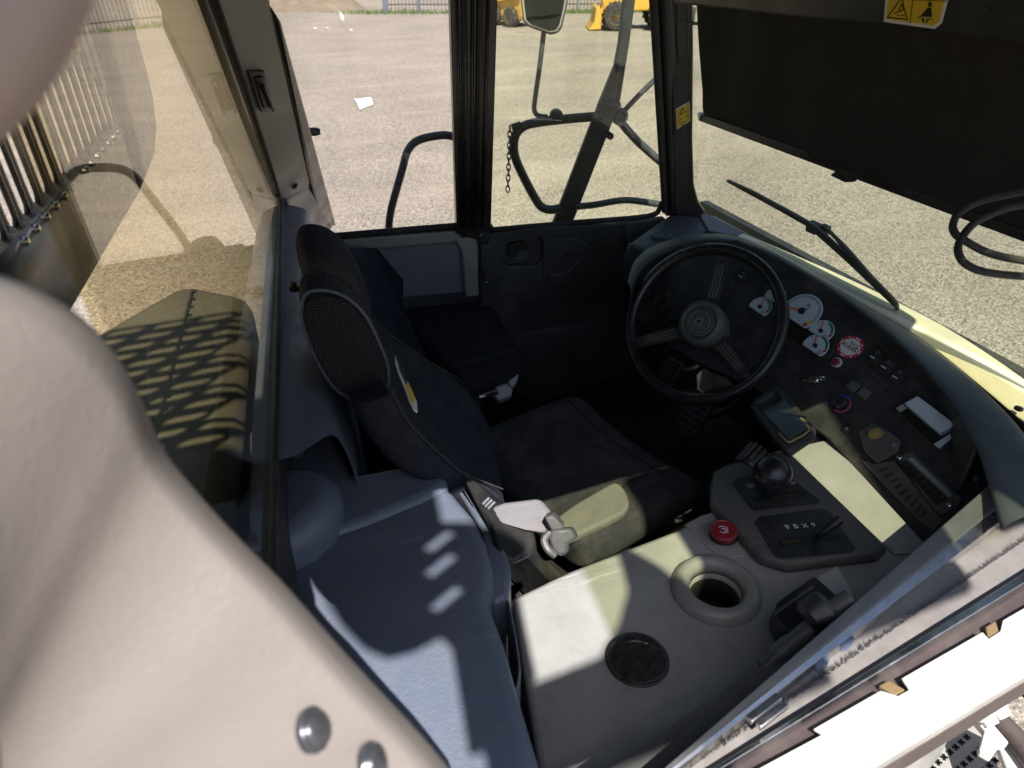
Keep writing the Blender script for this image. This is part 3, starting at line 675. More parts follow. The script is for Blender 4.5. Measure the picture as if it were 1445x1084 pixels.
# ================================================================== OUTSIDE THE GLASS
L2 = LW.off(.30)      # plane of the outside handrails
def L2p(u,v,h=0): return L2.at(u,v,h)
hr = MB().tube([L2p(u,v) for u,v in [(548,345),(549,318),(552,296),(560,266),(568,238),(574,216),(583,203),(596,196),(615,192),(630,191),(645,196),(660,215),(668,260)]], .0135, STEEL, seg=16, res=5).build('grab_rail')
tag(hr, 'curved dark tubular grab rail outside the fixed rear side pane', 'grab rail')
# mirror post frame
POST = mat('post_grey_paint', (.036,.040,.043), .42, dust=.12, vscale=7, scr=.2, bump=.06)
mf = thing('mirror_frame', L2p(790,320), 'dark square steel post with welded tube loop and struts outside the door', 'mirror frame')
m = MB(); po = [L2p(u,v) for u,v in [(775,325),(812,318),(852,205),(884,60),(895,-40),(873,-40),(860,60),(838,150)]]
m.prism([L2p(u,v) for u,v in [(778,322),(806,322),(875,148),(889,60),(906,-60),(887,-60),(874,60),(868,92),(846,146)]], LW.n*.025, POST)
m.build('post', mf, bevel=.006)
m = MB(); m.prism([L2p(u,v,-.004) for u,v in [(868,88),(874,90),(866,146),(845,148)]], LW.n*-.008, STEEL)
m.tube([L2p(843,148,-.012), L2p(876,148,-.012)], .008, STEEL, res=1, seg=8)
m.build('gusset', mf, bevel=.003)
m = MB(); m.tube([L2p(u,v) for u,v in [(846,164),(800,168),(765,172),(742,177),(729,188),(725,205),(728,225),(740,252),(755,280),(764,292),(776,296),(790,294)]], .0160, STEEL, seg=16, res=5)
m.build('tube_loop', mf)
m = MB(); m.tube([L2p(u,v) for u,v in [(812,292),(840,289),(876,283),(900,284),(940,290)]], .0125, STEEL, seg=14, res=4); m.build('lower_tube', mf)
m = MB(); m.tube([L2p(872,168,.05), L2p(900,200,.05), L2p(940,235,.05)], .0150, STEEL, seg=14, res=2)
m.tube([L2p(878,160,.05), L2p(900,136,.05), L2p(925,112,.05)], .0095, STEEL, seg=12, res=2)
m.lathe(L2p(874,164,.02), -LW.n, [(.030,-.05),(.030,.01),(.02,.02)], STEEL, 16)
m.lathe(L2p(858,190,.0), -LW.n, [(.012,-.02),(.012,.03),(.009,.035)], STEEL, 12)
m.build('strut', mf)
m = MB(); m.tube([L2p(768,40,.02), L2p(762,90,.02), L2p(755,140,.02), L2p(754,155,.02), L2p(759,163,.01), L2p(772,165,.01)], .0085, STEEL, seg=10, res=5)
m.tube([L2p(722,180,-.005), L2p(735,176,-.005)], .012, STEEL, res=1)
m.lathe(L2p(785,163,-.02), -LW.n, [(.022,-.01),(.022,.006),(.016,.010)], STEEL, 18)
m.build('mirror_arm', mf)
# mirror
mi = thing('wing_mirror', L2p(767,50,.02), 'rectangular wing mirror with pale rim on a thin black arm', 'mirror')
MP = Plane(L2p(767,15,.0), V((-.45,-.9,.12)))
mo = [(730,-60),(735,8),(738,30),(746,38),(776,49),(787,47),(793,38),(799,12),(806,-30),(800,-60)]
m = MB(); m.prism([MP.at(u,v) for u,v in mo], -MP.n*.06, STEEL); m.build('housing', mi, bevel=.015, seg=3)
def shrink(pts, k): cx = sum(p[0] for p in pts)/len(pts); cy = sum(p[1] for p in pts)/len(pts); return [(cx+(u-cx)*k, cy+(v-cy)*k) for u,v in pts]
m = MB(); m.prism([MP.at(u,v,.001) for u,v in shrink(mo,.95)], MP.n*.006, mat('mirror_rim', (.30,.30,.26), .5)); m.build('rim', mi, bevel=.004)
m = MB(); m.prism([MP.at(u,v,.008) for u,v in shrink(mo,.85)], MP.n*.002, MIRR); m.build('mirror_glass', mi)
# chain
ch = thing('safety_chain', L2p(716,270), 'short rusty link chain hanging from the tube loop', 'chain')
m = MB(); n = 12
for i in range(n):
    v = 182+i*7.7; u = 719.5-3.2*(i/n); c = L2p(u,v,-.01); a = LD if i % 2 else LW.n
    pts = [c+UP*.013*math.sin(t)*1.0+a*.0065*math.cos(t)*(1 if i % 2 else .8) for t in [2*math.pi*k/14 for k in range(14)]]
    m.tube(pts, .0024, mat('chain_rust', (.16,.14,.11), .5, metal=.5) if i == 0 else MATS['chain_rust'], seg=6, res=1, closed=True)
m.build('links', ch)
# bonnet cowl seen below the windscreen
rows = []
for (a,b),(c_,d_) in (((1040,330),(1050,330)),((1067,341),(1082,343)),((1140,381),(1168,378)),((1220,422),(1258,420)),((1300,463),(1338,460)),((1370,518),(1395,497)),((1447,580),(1446,531)),((1500,630),(1500,575)),((1580,700),(1580,640))):
    p = Z(a,b,-.75); q = Z(c_,d_,-.765)
    rows.append([p+(p-q)*.15+UP*-.012, p+UP*-.008, p*.6+q*.4+UP*.002, p*.15+q*.85+UP*.0, q+UP*-.004, q+(q-p).normalized()*.02+UP*-.03, q+(q-p).normalized()*.03+UP*-.5])
bo = MB().grid(rows, CREAM).build('bonnet_cowl', solid=.004, sub=1, smooth=60); tag(bo, 'cream painted bonnet cowl, a sunlit strip outside the windscreen', 'bonnet')
# wiper
WIPE = mat('wiper_grey', (.085,.085,.082), .4, dust=.2)
WO = WS.off(.03)
wp = thing('windscreen_wiper', Z(1265,432,-.75), 'black windscreen wiper resting diagonally across the front screen', 'wiper')
m = MB(); m.tube([Z(1266,436,-.752), WO.at(1262,425), WO.at(1230,392), WO.at(1195,352), WO.at(1166,322)], [.005,.0055,.006,.006,.005], WIPE, seg=8, res=4)
m.build('arm', wp)
m = MB(); m.tube([WO.at(1200,358,.012), WO.at(1225,388,.012), WO.at(1262,425,.006)], .004, STEEL, seg=8, res=2); m.build('washer_hose', wp)
m = MB(); m.prism([WO.at(u,v,-.004) for u,v in [(1025,254),(1060,270),(1110,297),(1150,320),(1200,365),(1264,434),(1261,434),(1195,371),(1138,320),(1090,293),(1025,257.5)]], WS.n*.010, WIPE)
m.build('blade', wp, bevel=.002)
m = MB(); m.tube([WO.at(1060,271,.014), WO.at(1110,296,.020), WO.at(1150,320,.024), WO.at(1190,356,.020), WO.at(1225,396,.012)], .004, WIPE, seg=8, res=3); m.build('bridge', wp)
m = MB(); m.box(WO.at(1148,321,.024), (WSD,WSU,WS.n), (.018,.014,.012), STEEL).box(WO.at(1164,324,.026), (WSD,WSU,WS.n), (.014,.012,.010), STEEL); m.build('joint', wp, bevel=.004)
# sunshade inside the screen
SP = Plane((1.32,1.3,-.74), (1,.02,.18))
sh = thing('sunshade', SP.at(1200,250), 'black roller sunshade pulled down over the upper windscreen', 'sunshade')
nu, nv = 40, 10; rows = []
BL, BR = SP.at(997,170), SP.at(1500,354); TL, TR = SP.at(991,-30), SP.at(1500,24)
for j in range(nv+1):
    t = j/nv; row = []
    for i in range(nu+1):
        s = i/nu; p = (TL*(1-s)+TR*s)*(1-t)+(BL*(1-s)+BR*s)*t
        w = .020*math.sin(7+s*26+t*2.2)*math.exp(-s*5)*(1-.6*t)+.003*math.sin(s*9+t*3)
        if i == 0: p = p+WSD*(.006*math.sin(t*3.1)-(.010 if .80 < t < .93 else 0))
        row.append(p-WS.n*(w+.004))
    rows.append(row)
MB().grid(rows, SHADE).build('fabric', sh, sub=1, solid=.0015, smooth=80)
m = MB(); a = SP.at(987,164); b = SP.at(1500,351); d = (b-a).normalized()
m.box((a+b)/2, (d, WSU, WS.n), ((b-a).length/2,.011,.006), BP); m.build('bottom_bar', sh, bevel=.003)
m = MB(); m.prism([SP.at(u,v,-.008) for u,v in [(1182,238),(1171,248),(1192,258),(1205,257),(1214,248)]], WS.n*.006, BLACK); m.build('pull_tab', sh, bevel=.002)
m = MB(); m.box(SP.at(989,164,-.004), (d, WSU, WS.n), (.006,.009,.008), ALU); m.build('end_cap', sh, bevel=.002)
m = MB(); m.tube([SP.at(968,32,.03), SP.at(1000,35,.03)], .004, BLACK, res=1, seg=8); m.build('guide_rod', sh)
# hazard sticker on the header
hn_ = (hdr[-1]-hdr[0]).cross(V((-.10,0,.16))).normalized(); hn_ = hn_ if hn_.x > 0 else -hn_
HF = Plane(hdr[0], hn_); HSP = HF.off(-.002)
hs = thing('hazard_sticker', HSP.at(1290,40), 'yellow pictogram warning label with seated figure on the black header', 'sticker')
hx = (HSP.at(1330,39)-HSP.at(1250,30)).normalized(); hy = HSP.n.cross(hx); hy = hy if hy.z > 0 else -hy
hq = [(1252,-35),(1247,31),(1319,41),(1329,33),(1345,-28)]
MB().prism([HSP.at(u,v) for u,v in hq], HSP.n*.001, LABW).build('border', hs)
MB().prism([HSP.at(u,v,-.0006) for u,v in [(1256,-33),(1250.5,27),(1317,36.5),(1325,31),(1340,-28)]], HSP.n*.0004, LABY).build('yellow_field', hs)
m = MB(); q = HSP.off(-.0012)
def poly(m, px, mt, pl=None, th=.0003): m.prism([(pl or q).at(u,v) for u,v in px], HSP.n*th, mt)
def line(m, pl, a, b, w, mt):
    A = pl.at(*a); B = pl.at(*b); d = (B-A).normalized(); s_ = pl.n.cross(d)*w/2
    m.prism([A-s_,B-s_,B+s_,A+s_], pl.n*.0003, mt)
for a, b, w in (((1272,-3),(1252,25),.0022),((1252,25),(1280,27.5),.0022),((1280,27.5),(1272,-3),.0022),((1291.5,-33),(1284,33),.0012),((1256,-1.5),(1336,2),.0012),((1262,19),(1277,13),.0022),((1264,22),(1277,22),.0012),((1268,15),(1272,6),.002),((1272,6),(1275,13),.0015)): line(m, q, a, b, w, INK)
poly(m, [(1309.5,4),(1312,2.5),(1314.5,4),(1315,8),(1312.5,11),(1309.5,9)], INK)
poly(m, [(1309,11),(1314,11.5),(1315,24),(1305,24),(1298.5,23.5),(1302,19)], INK)
poly(m, [(1300,26),(1304,26),(1304,32),(1302,32)], INK); poly(m, [(1309,26),(1312,26.5),(1307,33),(1305.5,32)], INK)
for a, b, w in (((1294,25.5),(1300,23.5),.0016),((1300,24.5),(1313,25.5),.001),((1312,25),(1316,28),.0016)): line(m, q, a, b, w, INK if w > .0012 else LABW)
poly(m, [(1256,-30),(1336,-27),(1335,-2),(1256,-5)], INK)
m.build('pictogram', hs)
MB().lathe(HF.at(1394,18,.001), -HF.n, [(.010,0),(.010,.003),(.005,.004)], BP, 16).build('header_screw', cab)
# small sticker on the left pillar
PFS = PF.off(.0008)
ps = thing('caution_sticker', PFS.at(963,170), 'small yellow caution label with white edge on the black front pillar', 'sticker')
m = MB(); m.prism([PFS.at(u,v) for u,v in [(953.5,154),(973,143),(974,171),(955,183)]], PF.n*.0006, LABW); m.build('border', ps)
q = PFS.off(.0008); m = MB(); m.prism([q.at(u,v) for u,v in [(955,155.5),(972,145.5),(972.8,170),(956.3,180.5)]], PF.n*.0005, LABY); m.build('yellow_field', ps)
q = PFS.off(.0015); m = MB()
for a, b, w in (((963,152),(959,162),.0022),((959,162),(968,158),.0022),((968,158),(963,152),.0022),((963,155),(963,158.5),.002),((958,170),(963,167),.002),((966,165),(970,163),.002),((962,174),(967,171),.0015),((962,174),(962,178),.0015),((962,178),(967,175),.0015),((967,171),(967,175),.0015)): line(m, q, a, b, w, INK)
m.build('pictogram', ps)
# hanging cable loop
cb = MB().tube([D(1500,255,1.0),D(1445,270,.99),D(1390,282,.97),D(1356,298,.96),D(1345,316,.955),D(1348,330,.95),D(1362,340,.945),D(1395,357,.94),D(1445,368,.93),D(1510,372,.92)], .0052, RUB, seg=10, res=6)
cb.tube([D(1510,283,.97),D(1445,289,.965),D(1410,298,.955),D(1375,315,.95),D(1356,338,.945),D(1352,355,.94),D(1362,372,.935),D(1390,384,.93),D(1445,390,.925),D(1510,390,.92)], .0052, RUB, seg=10, res=6)
tag(cb.build('loose_cable'), 'loose black cable looping down in front of the sunshade', 'cable')
# ================================================================== INSIDE THE CAB
def cut(o, mb):
    """subtract a shape for good"""
    c = mb.build('cutter')
    d = o.modifiers.new('b', 'BOOLEAN'); d.object = c; d.operation = 'DIFFERENCE'; d.solver = 'EXACT'
    dg = bpy.context.evaluated_depsgraph_get(); dg.update()
    keep = [(x.type, {k: getattr(x, k) for k in ('width','segments')} if x.type == 'BEVEL' else {}) for x in o.modifiers if x.name != 'b']
    for x in list(o.modifiers):
        if x.name != 'b': o.modifiers.remove(x)
    dg.update(); me = bpy.data.meshes.new_from_object(o.evaluated_get(dg)); o.modifiers.clear(); o.data = me
    for t, k in keep:
        if t == 'BEVEL':
            d = o.modifiers.new('bevel', 'BEVEL'); d.limit_method = 'ANGLE'; d.angle_limit = math.radians(40)
            for a, b in k.items(): setattr(d, a, b)
    me2 = c.data; bpy.data.objects.remove(c); bpy.data.meshes.remove(me2)
    return o
for (x, z) in ((.075,.335),(.070,.268),(.068,.18)):
    c = V((x,-.003,z))+SH; d = V((.77,0,.64)); e = V((-.64,0,.77))
    cut(pl_, MB().prism([c-d*.027-e*.011-V((0,.02,0)), c+d*.027-e*.011-V((0,.02,0)), c+d*.027+e*.011-V((0,.02,0)), c-d*.027+e*.011-V((0,.02,0))], V((0,.04,0)), STEEL))
DOORM = mat('door_plastic', (.060,.060,.062), .45, bump=.3, bscale=400, dust=.2, scr=.25); DOORB = mat('door_black', (.022,.022,.023), .4, dust=.15)
# ---- door
dr = thing('cab_door', LW.at(790,420), 'black moulded cab door on the far side with handle and pull cup', 'door')
LI = LW.off(-.035)
m = MB(); m.prism([LW.at(u,v) for u,v in [(676,327),(760,316),(860,312),(935,304),(918,335),(905,420),(890,520),(760,560),(700,540),(676,440)]], IN*.035, DOORM)
pan = m.build('panel', dr, bevel=.008)
hc = [(712,340),(728,331),(758,331),(764,338),(763,362),(756,371),(714,372),(708,364)]
cut(pan, MB().prism([LW.at(u,v,-.012) for u,v in hc], IN*.06, DOORM))
cut(pan, MB().prism([LW.at(u,v,-.016) for u,v in [(735,440),(775,424),(826,418),(838,424),(836,446),(822,455),(742,469),(732,462)]], IN*.06, DOORM))
hp = [(764,398),(760,388),(775,372),(800,352),(820,341),(830,342),(834,352),(832,375),(826,388),(808,398)]
m = MB(); m.prism([LI.at(u,v) for u,v in [(770,400),(800,398),(822,392),(832,376),(834,350),(824,340),(806,336),(770,334),(766,350),(764,380)]], IN*.006, DOORM); m.build('armrest_plate', dr, bevel=.004)
m = MB(); cc = LI.at(798,371,-.006); cx = (LI.at(818,355)-LI.at(780,385)).normalized()
m.lathe(cc, IN, [(.050,0),(.052,.004),(.048,.006),(.038,-.001),(.02,-.003)], DOORM, 32, x=cx, sx=1.25, sy=.68)
m.prism([LI.at(u,v,-.006) for u,v in [(766,396),(773,388),(779,393),(774,401)]], IN*.004, DOORM)
m.prism([LI.at(u,v,-.010) for u,v in [(769,395),(773,391),(776,394),(772,398)]], IN*.001, INK)
m.prism([LI.at(u,v,-.006) for u,v in [(811,352),(822,343),(828,346),(826,354),(816,360)]], IN*.004, DOORM)
m.lathe(LI.at(817,353,-.010), IN, [(.005,0),(.004,.001)], INK, 12)
m.build('pull_cup', dr, bevel=.0015)
m = MB(); m.prism([LW.at(u,v,-.014) for u,v in [(716,343),(736,338),(745,342),(744,350),(733,352),(724,362),(716,360)]], IN*.02, DOORB)
m.prism([LW.at(u,v,-.014) for u,v in [(722,364),(738,347),(744,349),(743,362),(735,366)]], IN*.012, CONSD); m.build('door_handle', dr, bevel=.003)
MB().lathe(LI.at(682,335), IN, [(.020,0),(.020,.010),(.012,.016)], DOORB, 20).build('stop_buffer', dr)
m = MB(); m.box(LI.at(681,388), (LD,IN,UP), (.010,.015,.022), DOORB).box(LI.at(684,398), (LD,IN,UP), (.010,.012,.005), CHROME); m.build('latch', dr, bevel=.002)
m = MB(); m.tube([LI.at(742,470,-.004), LI.at(790,462,-.004), LI.at(830,452,-.004)], .004, DOORM, res=3, seg=8); m.build('pocket_lip', dr)
m = MB(); m.tube([LW.at(689,325,-.02), LW.at(800,315,-.02), LW.at(890,308,-.02), LW.at(922,303,-.02), LW.at(930,296,-.02), LW.at(934,285,-.02)], .009, RUB, res=4, seg=8); m.build('window_seal', dr)
o = MB().prism(wallpoly(LW, [(690,-60),(918,-60),(937,303),(687,326)], .012), LW.n*.005, G_GRN).build('door_glass', dr)
# rounded lower front corner fairing
m = MB(); m.prism([LI.at(u,v) for u,v in [(878,314),(933,305),(932,322),(905,345),(885,352)]], IN*.012, ROLL); m.build('corner_trim', dr, bevel=.006)

# ---- dashboard
DA, DB, DC = Z(1170,620,-.915), Z(1310,775,-.915), Z(1300,510,-.785)
dn = V((math.cos(math.radians(46))*math.cos(math.radians(194)), math.cos(math.radians(46))*math.sin(math.radians(194)), math.sin(math.radians(46)))).normalized()
DA = Z(1170,620,-.90); DP = Plane(DA, dn)
dex = (DP.at(1150,462)-DP.at(1100,430)).normalized(); dey = dn.cross(dex).normalized()
def d2(u, v, h=0): return DP.at(u,v,h)
da = thing('dashboard', d2(1200,560), 'curved black dashboard with white gauges, switches and padded blue-grey brow', 'dashboard')
LIP = [(890,412),(897,390),(912,370),(940,352),(975,341),(1010,337),(1040,340),(1075,352),(1110,370),(1160,400),(1200,426),(1250,464),(1300,511),(1350,570),(1384,632),(1402,700),(1415,745)]
OUT = [(884,400),(890,372),(905,354),(935,340),(970,333),(1005,330),(1035,333),(1070,348),(1120,378),(1165,402),(1210,427),(1260,454),(1303,478),(1372,530),(1440,590),(1484,655),(1505,715)]
rows = []; lin = []
for i, ((a,b),(c_,d_)) in enumerate(zip(LIP, OUT)):
    zo = -.752; zl = min(max(DP.at(a,b,.03).z,-.755),-.685)
    if a < 1010: zl = -.742+(.057)*max(0,(a-900)/110)
    p = Z(a,b,zl); q = Z(c_,d_,zo); w = (q-p)
    hlp = p+V((0,0,-.045))-w.normalized()*.012
    dd = DP.p-hlp; fl_ = hlp-dn*((hlp-DP.p).dot(dn))
    rows.append([q+UP*-.12, q+UP*-.004, q-w*.15+UP*.006, q-w*.5+UP*.011, q-w*.82+UP*.009, p+UP*.002, p+UP*-.007-w.normalized()*.002, p+UP*-.010+w.normalized()*.006])
    if i < len(LIP)-2: lin.append([p+UP*-.004-w.normalized()*.001, p+UP*-.03+w.normalized()*.008, p+UP*-.07+w.normalized()*.012, p+UP*-.16+w.normalized()*.012])
MB().grid(rows, ROLL).build('padded_brow', da, sub=2, smooth=80)
MB().grid(lin, DASH).build('brow_lining', da, sub=1, solid=.003, smooth=80)
face = [(884,440),(892,395),(950,345),(1040,338),(1110,370),(1200,428),(1300,514),(1360,590),(1396,660),(1398,740),(1350,820),(1310,776),(1170,620),(1130,590),(1085,560),(1050,540),(1000,520),(930,480)]
fp = MB().prism([d2(u,v) for u,v in face], dn*-.03, DASH).build('fascia', da, bevel=.003)
m = MB(); m.prism([d2(u,v,-.031) for u,v in [(1110,560),(1190,560),(1385,770),(1345,825),(1300,790),(1165,635)]], V((.1,0,-.3)), DASH); m.build('lower_fascia', da)
# gauge pod surround
m = MB(); gs = [(1058,430),(1064,412),(1085,398),(1108,408),(1136,405),(1160,425),(1180,460),(1182,485),(1172,505),(1152,508),(1120,482),(1062,446)]
m.prism([d2(u,v,.0005) for u,v in gs], dn*.003, BLACK); m.build('gauge_panel', da, bevel=.002)
def gauge(cu, cv, rpx, label, needle, green=True, cut_low=-.45, big=False):
    c = d2(cu,cv,.004); r = (d2(cu+rpx,cv)-d2(cu,cv)).length*.97
    pts = []; a0 = math.asin(cut_low)
    for k in range(41):
        a = a0+(math.pi-2*a0)*k/40; pts.append(c+(dex*math.cos(a)+dey*math.sin(a))*r)
    g_ = MB().prism(pts, dn*.002, DIAL).build('gauge', da, bevel=.0006); g_['label'] = label
    pol = lambda a, q, h=.0024: c+(dex*math.cos(a)+dey*math.sin(a))*r*q+dn*h
    m = MB()
    if green:
        A = [math.radians(x) for x in range(15,88,6)]; m.prism([pol(a,.93) for a in A]+[pol(a,.74) for a in A[::-1]], dn*.0003, GRN)
        A = [math.radians(x) for x in range(-4,13,4)]; m.prism([pol(a,.93) for a in A]+[pol(a,.74) for a in A[::-1]], dn*.0003, REDP)
        cc_ = pol(math.radians(-24),.62); m.tube([cc_+(dex*math.cos(t)+dey*math.sin(t))*r*.14 for t in [k*.52 for k in range(12)]], r*.02, INK, seg=4, res=1, closed=True)
        for a_ in (95,120,150): m.prism([pol(math.radians(a_-3),.9),pol(math.radians(a_+3),.9),pol(math.radians(a_+3),.8),pol(math.radians(a_-3),.8)], dn*.0002, INK)
    if big:
        for k in range(41):
            a = math.radians(200-k*5.4); w = .010; q1 = .74 if k % 5 == 0 else .80
            m.prism([pol(a-w,.92),pol(a+w,.92),pol(a+w*1.2,q1),pol(a-w*1.2,q1)], dn*.0003, INK)
        A = [math.radians(x) for x in (-28,-22,-16,-12)]; m.prism([pol(a,.90) for a in A]+[pol(a,.70) for a in A[::-1]], dn*.0004, LABY)
        A = [math.radians(x) for x in (-44,-38,-32,-29)]; m.prism([pol(a,.90) for a in A]+[pol(a,.70) for a in A[::-1]], dn*.0004, PNK)
        m.lathe(pol(math.radians(-60),.52), dn, [(r*.03,0),(r*.03,.0004)], INK, 8)
    m.build('scale', g_)
    if big: letters('scale_lettering', 'N', pol(math.radians(80),.42), dex, dey, r*.28, INK, g_, .0002); letters('scale_lettering', 'x100', pol(math.radians(70),.22), dex, dey, r*.14, INK, g_, .0002)
    m = MB(); a = math.radians(needle); t = V(dex*math.cos(a)+dey*math.sin(a)); s_ = dn.cross(t)
    m.prism([c+dn*.004+t*r*.16-s_*r*.06, c+dn*.004+t*r*.88-s_*r*.035, c+dn*.004+t*r*.88+s_*r*.035, c+dn*.004+t*r*.16+s_*r*.06], dn*.0008, NEED); m.build('needle', g_)
    MB().lathe(c, dn, [(r*.17,.002),(r*.17,.006),(r*.10,.007)], INK, 20).build('needle_cap', g_)
gauge(1073,434,17, 'small white gauge half behind the steering wheel rim', 102)
gauge(1094,419,16, 'white gauge mostly hidden by the steering wheel rim', 60)
gauge(1132,440,30, 'largest white dial with black ticks and red needle', 196, green=False, cut_low=-.62, big=True)
gauge(1159,468,19.5, 'upper of the two small white gauges right of the big dial', 122)
gauge(1151,489,20, 'lower of the two small white gauges right of the big dial', 126)
m = MB(); m.prism([d2(u,v,.0045) for u,v in [(1103,452),(1108,444),(1142,468),(1138,484),(1132,488),(1104,468)]], dn*.001, LCD); m.build('display', da)
# octagonal sticker
c = d2(1200,490,.0006); r = (d2(1219,490)-d2(1200,490)).length
ost = thing('octagon_sticker', c, 'red and white octagonal sticker with gold lettering beside the gauges', 'sticker')
oc = lambda q, h: [c+(dex*math.cos(math.pi/8+k*math.pi/4)+dey*math.sin(math.pi/8+k*math.pi/4))*r*q+dn*h for k in range(8)]
MB().prism(oc(1.06,0), dn*.0006, REDP).build('border', ost)
MB().prism(oc(.80,.0007), dn*.0003, LABW).build('white_field', ost)
m = MB()
for k in range(8):
    a = k*math.pi/4; p = c+(dex*math.cos(a)+dey*math.sin(a))*r*.88+dn*.0008; t = -dex*math.sin(a)+dey*math.cos(a); m.box(p, (t, dn.cross(t), dn), (r*(.18 if k % 2 == 0 else .06), r*.055, .0002), LABW)
m.build('border_marks', ost)
letters('lettering', 'THE', c+dey*r*.30+dn*.0013-dex*r*.05, dex, dey, r*.30, INK, ost, .0002)
letters('lettering', 'RULES', c-dey*r*.05+dn*.0013-dex*r*.04, dex, dey, r*.50, INK, ost, .0002)
letters('lettering', 'RULES', c-dey*r*.03+dn*.0017-dex*r*.06, dex, dey, r*.47, KNOBY, ost, .0002)
m = MB(); m.box(c+dex*r*.42+dey*r*.42+dn*.0012, (dex+dey*.6, dey-dex*.6, dn), (r*.14,r*.03,.0002), INK).box(c+dex*r*.5+dey*r*.2+dn*.0012, (dex+dey*-.8, dey+dex*.8, dn), (r*.12,r*.04,.0002), INK); m.build('small_marks', ost)
# switches and knobs
def switch(u, v, w, h, parent=da, nm='rocker_switch', bar=True, mtl=BLACK, lab=None):
    c = d2(u,v,0); o = MB().box(c+dn*.003, (dex,dey,dn), (w,h,.004), mtl).build(nm, parent, bevel=.0012)
    if bar:
        MB().box(c-dey*h*.45-dex*w*.1+dn*.0075, (dex,dey,dn), (w*.55,.0010,.0004), LTX).build('status_bar', o)
        mm = MB(); mm.tube([c+dey*h*.42+dn*.0075+(dex*math.cos(t)+dey*math.sin(t))*w*.28 for t in [k*.63 for k in range(10)]], .0006, LTG, seg=4, res=1, closed=True); mm.build('symbol', o)
    return o
m = MB(); m.prism([d2(u,v,.0004) for u,v in [(1222,504),(1240,488),(1285,522),(1283,540),(1268,552),(1218,514)]], dn*.002, BLACK); m.build('switch_panel', da, bevel=.001)
for u, v in ((1236,503),(1252,517),(1268,531)): switch(u,v,.0105,.0165)
m = MB()
m.prism([d2(u,v,.0004) for u,v in [(1216,516),(1221,512),(1262,546),(1256,556)]], dn*.002, DASH)
m.build('switch_trim', da, bevel=.001)
switch(1204,546,.011,.010,nm='blank_switch',bar=False,mtl=CONSD); switch(1220,556,.011,.010,nm='blank_switch',bar=False,mtl=CONSD)
def knob(u, v, rr, prof, mt, nm, h=0, seg=28): 
    c = d2(u,v,h); return MB().lathe(c, dn, [(rr*a,b) for a,b in prof], mt, seg).build(nm, da)
knob(1216,474,.009,[(1,0),(1,.003),(.7,.004),(.6,.001)], DASH, 'sensor')
k_ = knob(1181,512,.0115,[(1,0),(1,.004),(.85,.006),(.7,.004)], SILV, 'push_button'); 
MB().lathe(d2(1179.5,512,.004), dn, [(.0085,0),(.0085,.006),(.006,.008)], RED, 20).build('button_cap', k_)
m = MB(); m.prism([d2(u,v,.0004) for u,v in [(1126,536),(1138,526),(1160,522),(1185,538),(1192,548),(1176,552),(1140,560)]], dn*.0015, DASH); m.build('ignition_plate', da, bevel=.0008)
kk = knob(1148,538,.012,[(1,0),(1,.006),(.7,.010),(.6,.010)], CHROME, 'ignition_lock')
m = MB(); kx = (dex*.9+dey*.5).normalized(); m.box(d2(1144,540,.016), (kx, dn, kx.cross(dn)), (.014,.010,.0018), CHROME).tube([d2(1160,534,.012)+(kx*math.cos(t)+dn*math.sin(t))*.009 for t in [k*.5 for k in range(12)]], .0012, CHROME, seg=6, res=1, closed=True); m.build('key', kk, bevel=.0006)
# temperature dial
hp_ = knob(1187,570,.022,[(1,0),(1,.002),(.62,.0025),(.6,.014),(.45,.016)], BLACK, 'heater_knob')
m = MB(); c = d2(1187,570,.0026); R = .0205
def arc(a0, a1, mt):
    A = [math.radians(a0+(a1-a0)*k/16) for k in range(17)]; m.prism([c+(dex*math.cos(a)+dey*math.sin(a))*R for a in A]+[c+(dex*math.cos(a)+dey*math.sin(a))*R*.80 for a in A[::-1]], dn*.0004, mt)
arc(60,190,BLU); arc(200,222,BLU); arc(58,-95,PNK); m.build('temperature_ring', hp_)
m = MB(); m.box(d2(1187,570,.017), (dex,dey,dn), (.003,.012,.003), BLACK); m.build('grip', hp_, bevel=.001)
k2 = knob(1195,605,.010,[(1,0),(1,.003),(.6,.004),(.55,.001)], BLACK, 'power_socket')
MB().lathe(d2(1195,605,.0035), dn, [(.004,0),(.003,.0015)], LTG, 12).build('socket_pin', k2)
# yellow fan knob on its raised plinth
m = MB(); m.prism([d2(u,v,.0) for u,v in [(1212,612),(1232,598),(1258,612),(1273,625),(1268,640),(1240,655),(1222,640)]], dn*.010, CONSD); m.build('plinth', da, bevel=.003)
m = MB(); c = d2(1236,613,.010); kx = (dex*.55+dey*.83).normalized()
m.lathe(c, dn, [(.014,0),(.0135,.004),(.0125,.006),(.010,.018),(.007,.019)], KNOBY, 26, x=kx, sx=1.1, sy=.72); m.build('fan_knob', da)
MB().box(d2(1262,628,.0105), (dex,dey,dn), (.004,.004,.0005), LTG).build('fan_mark', da)
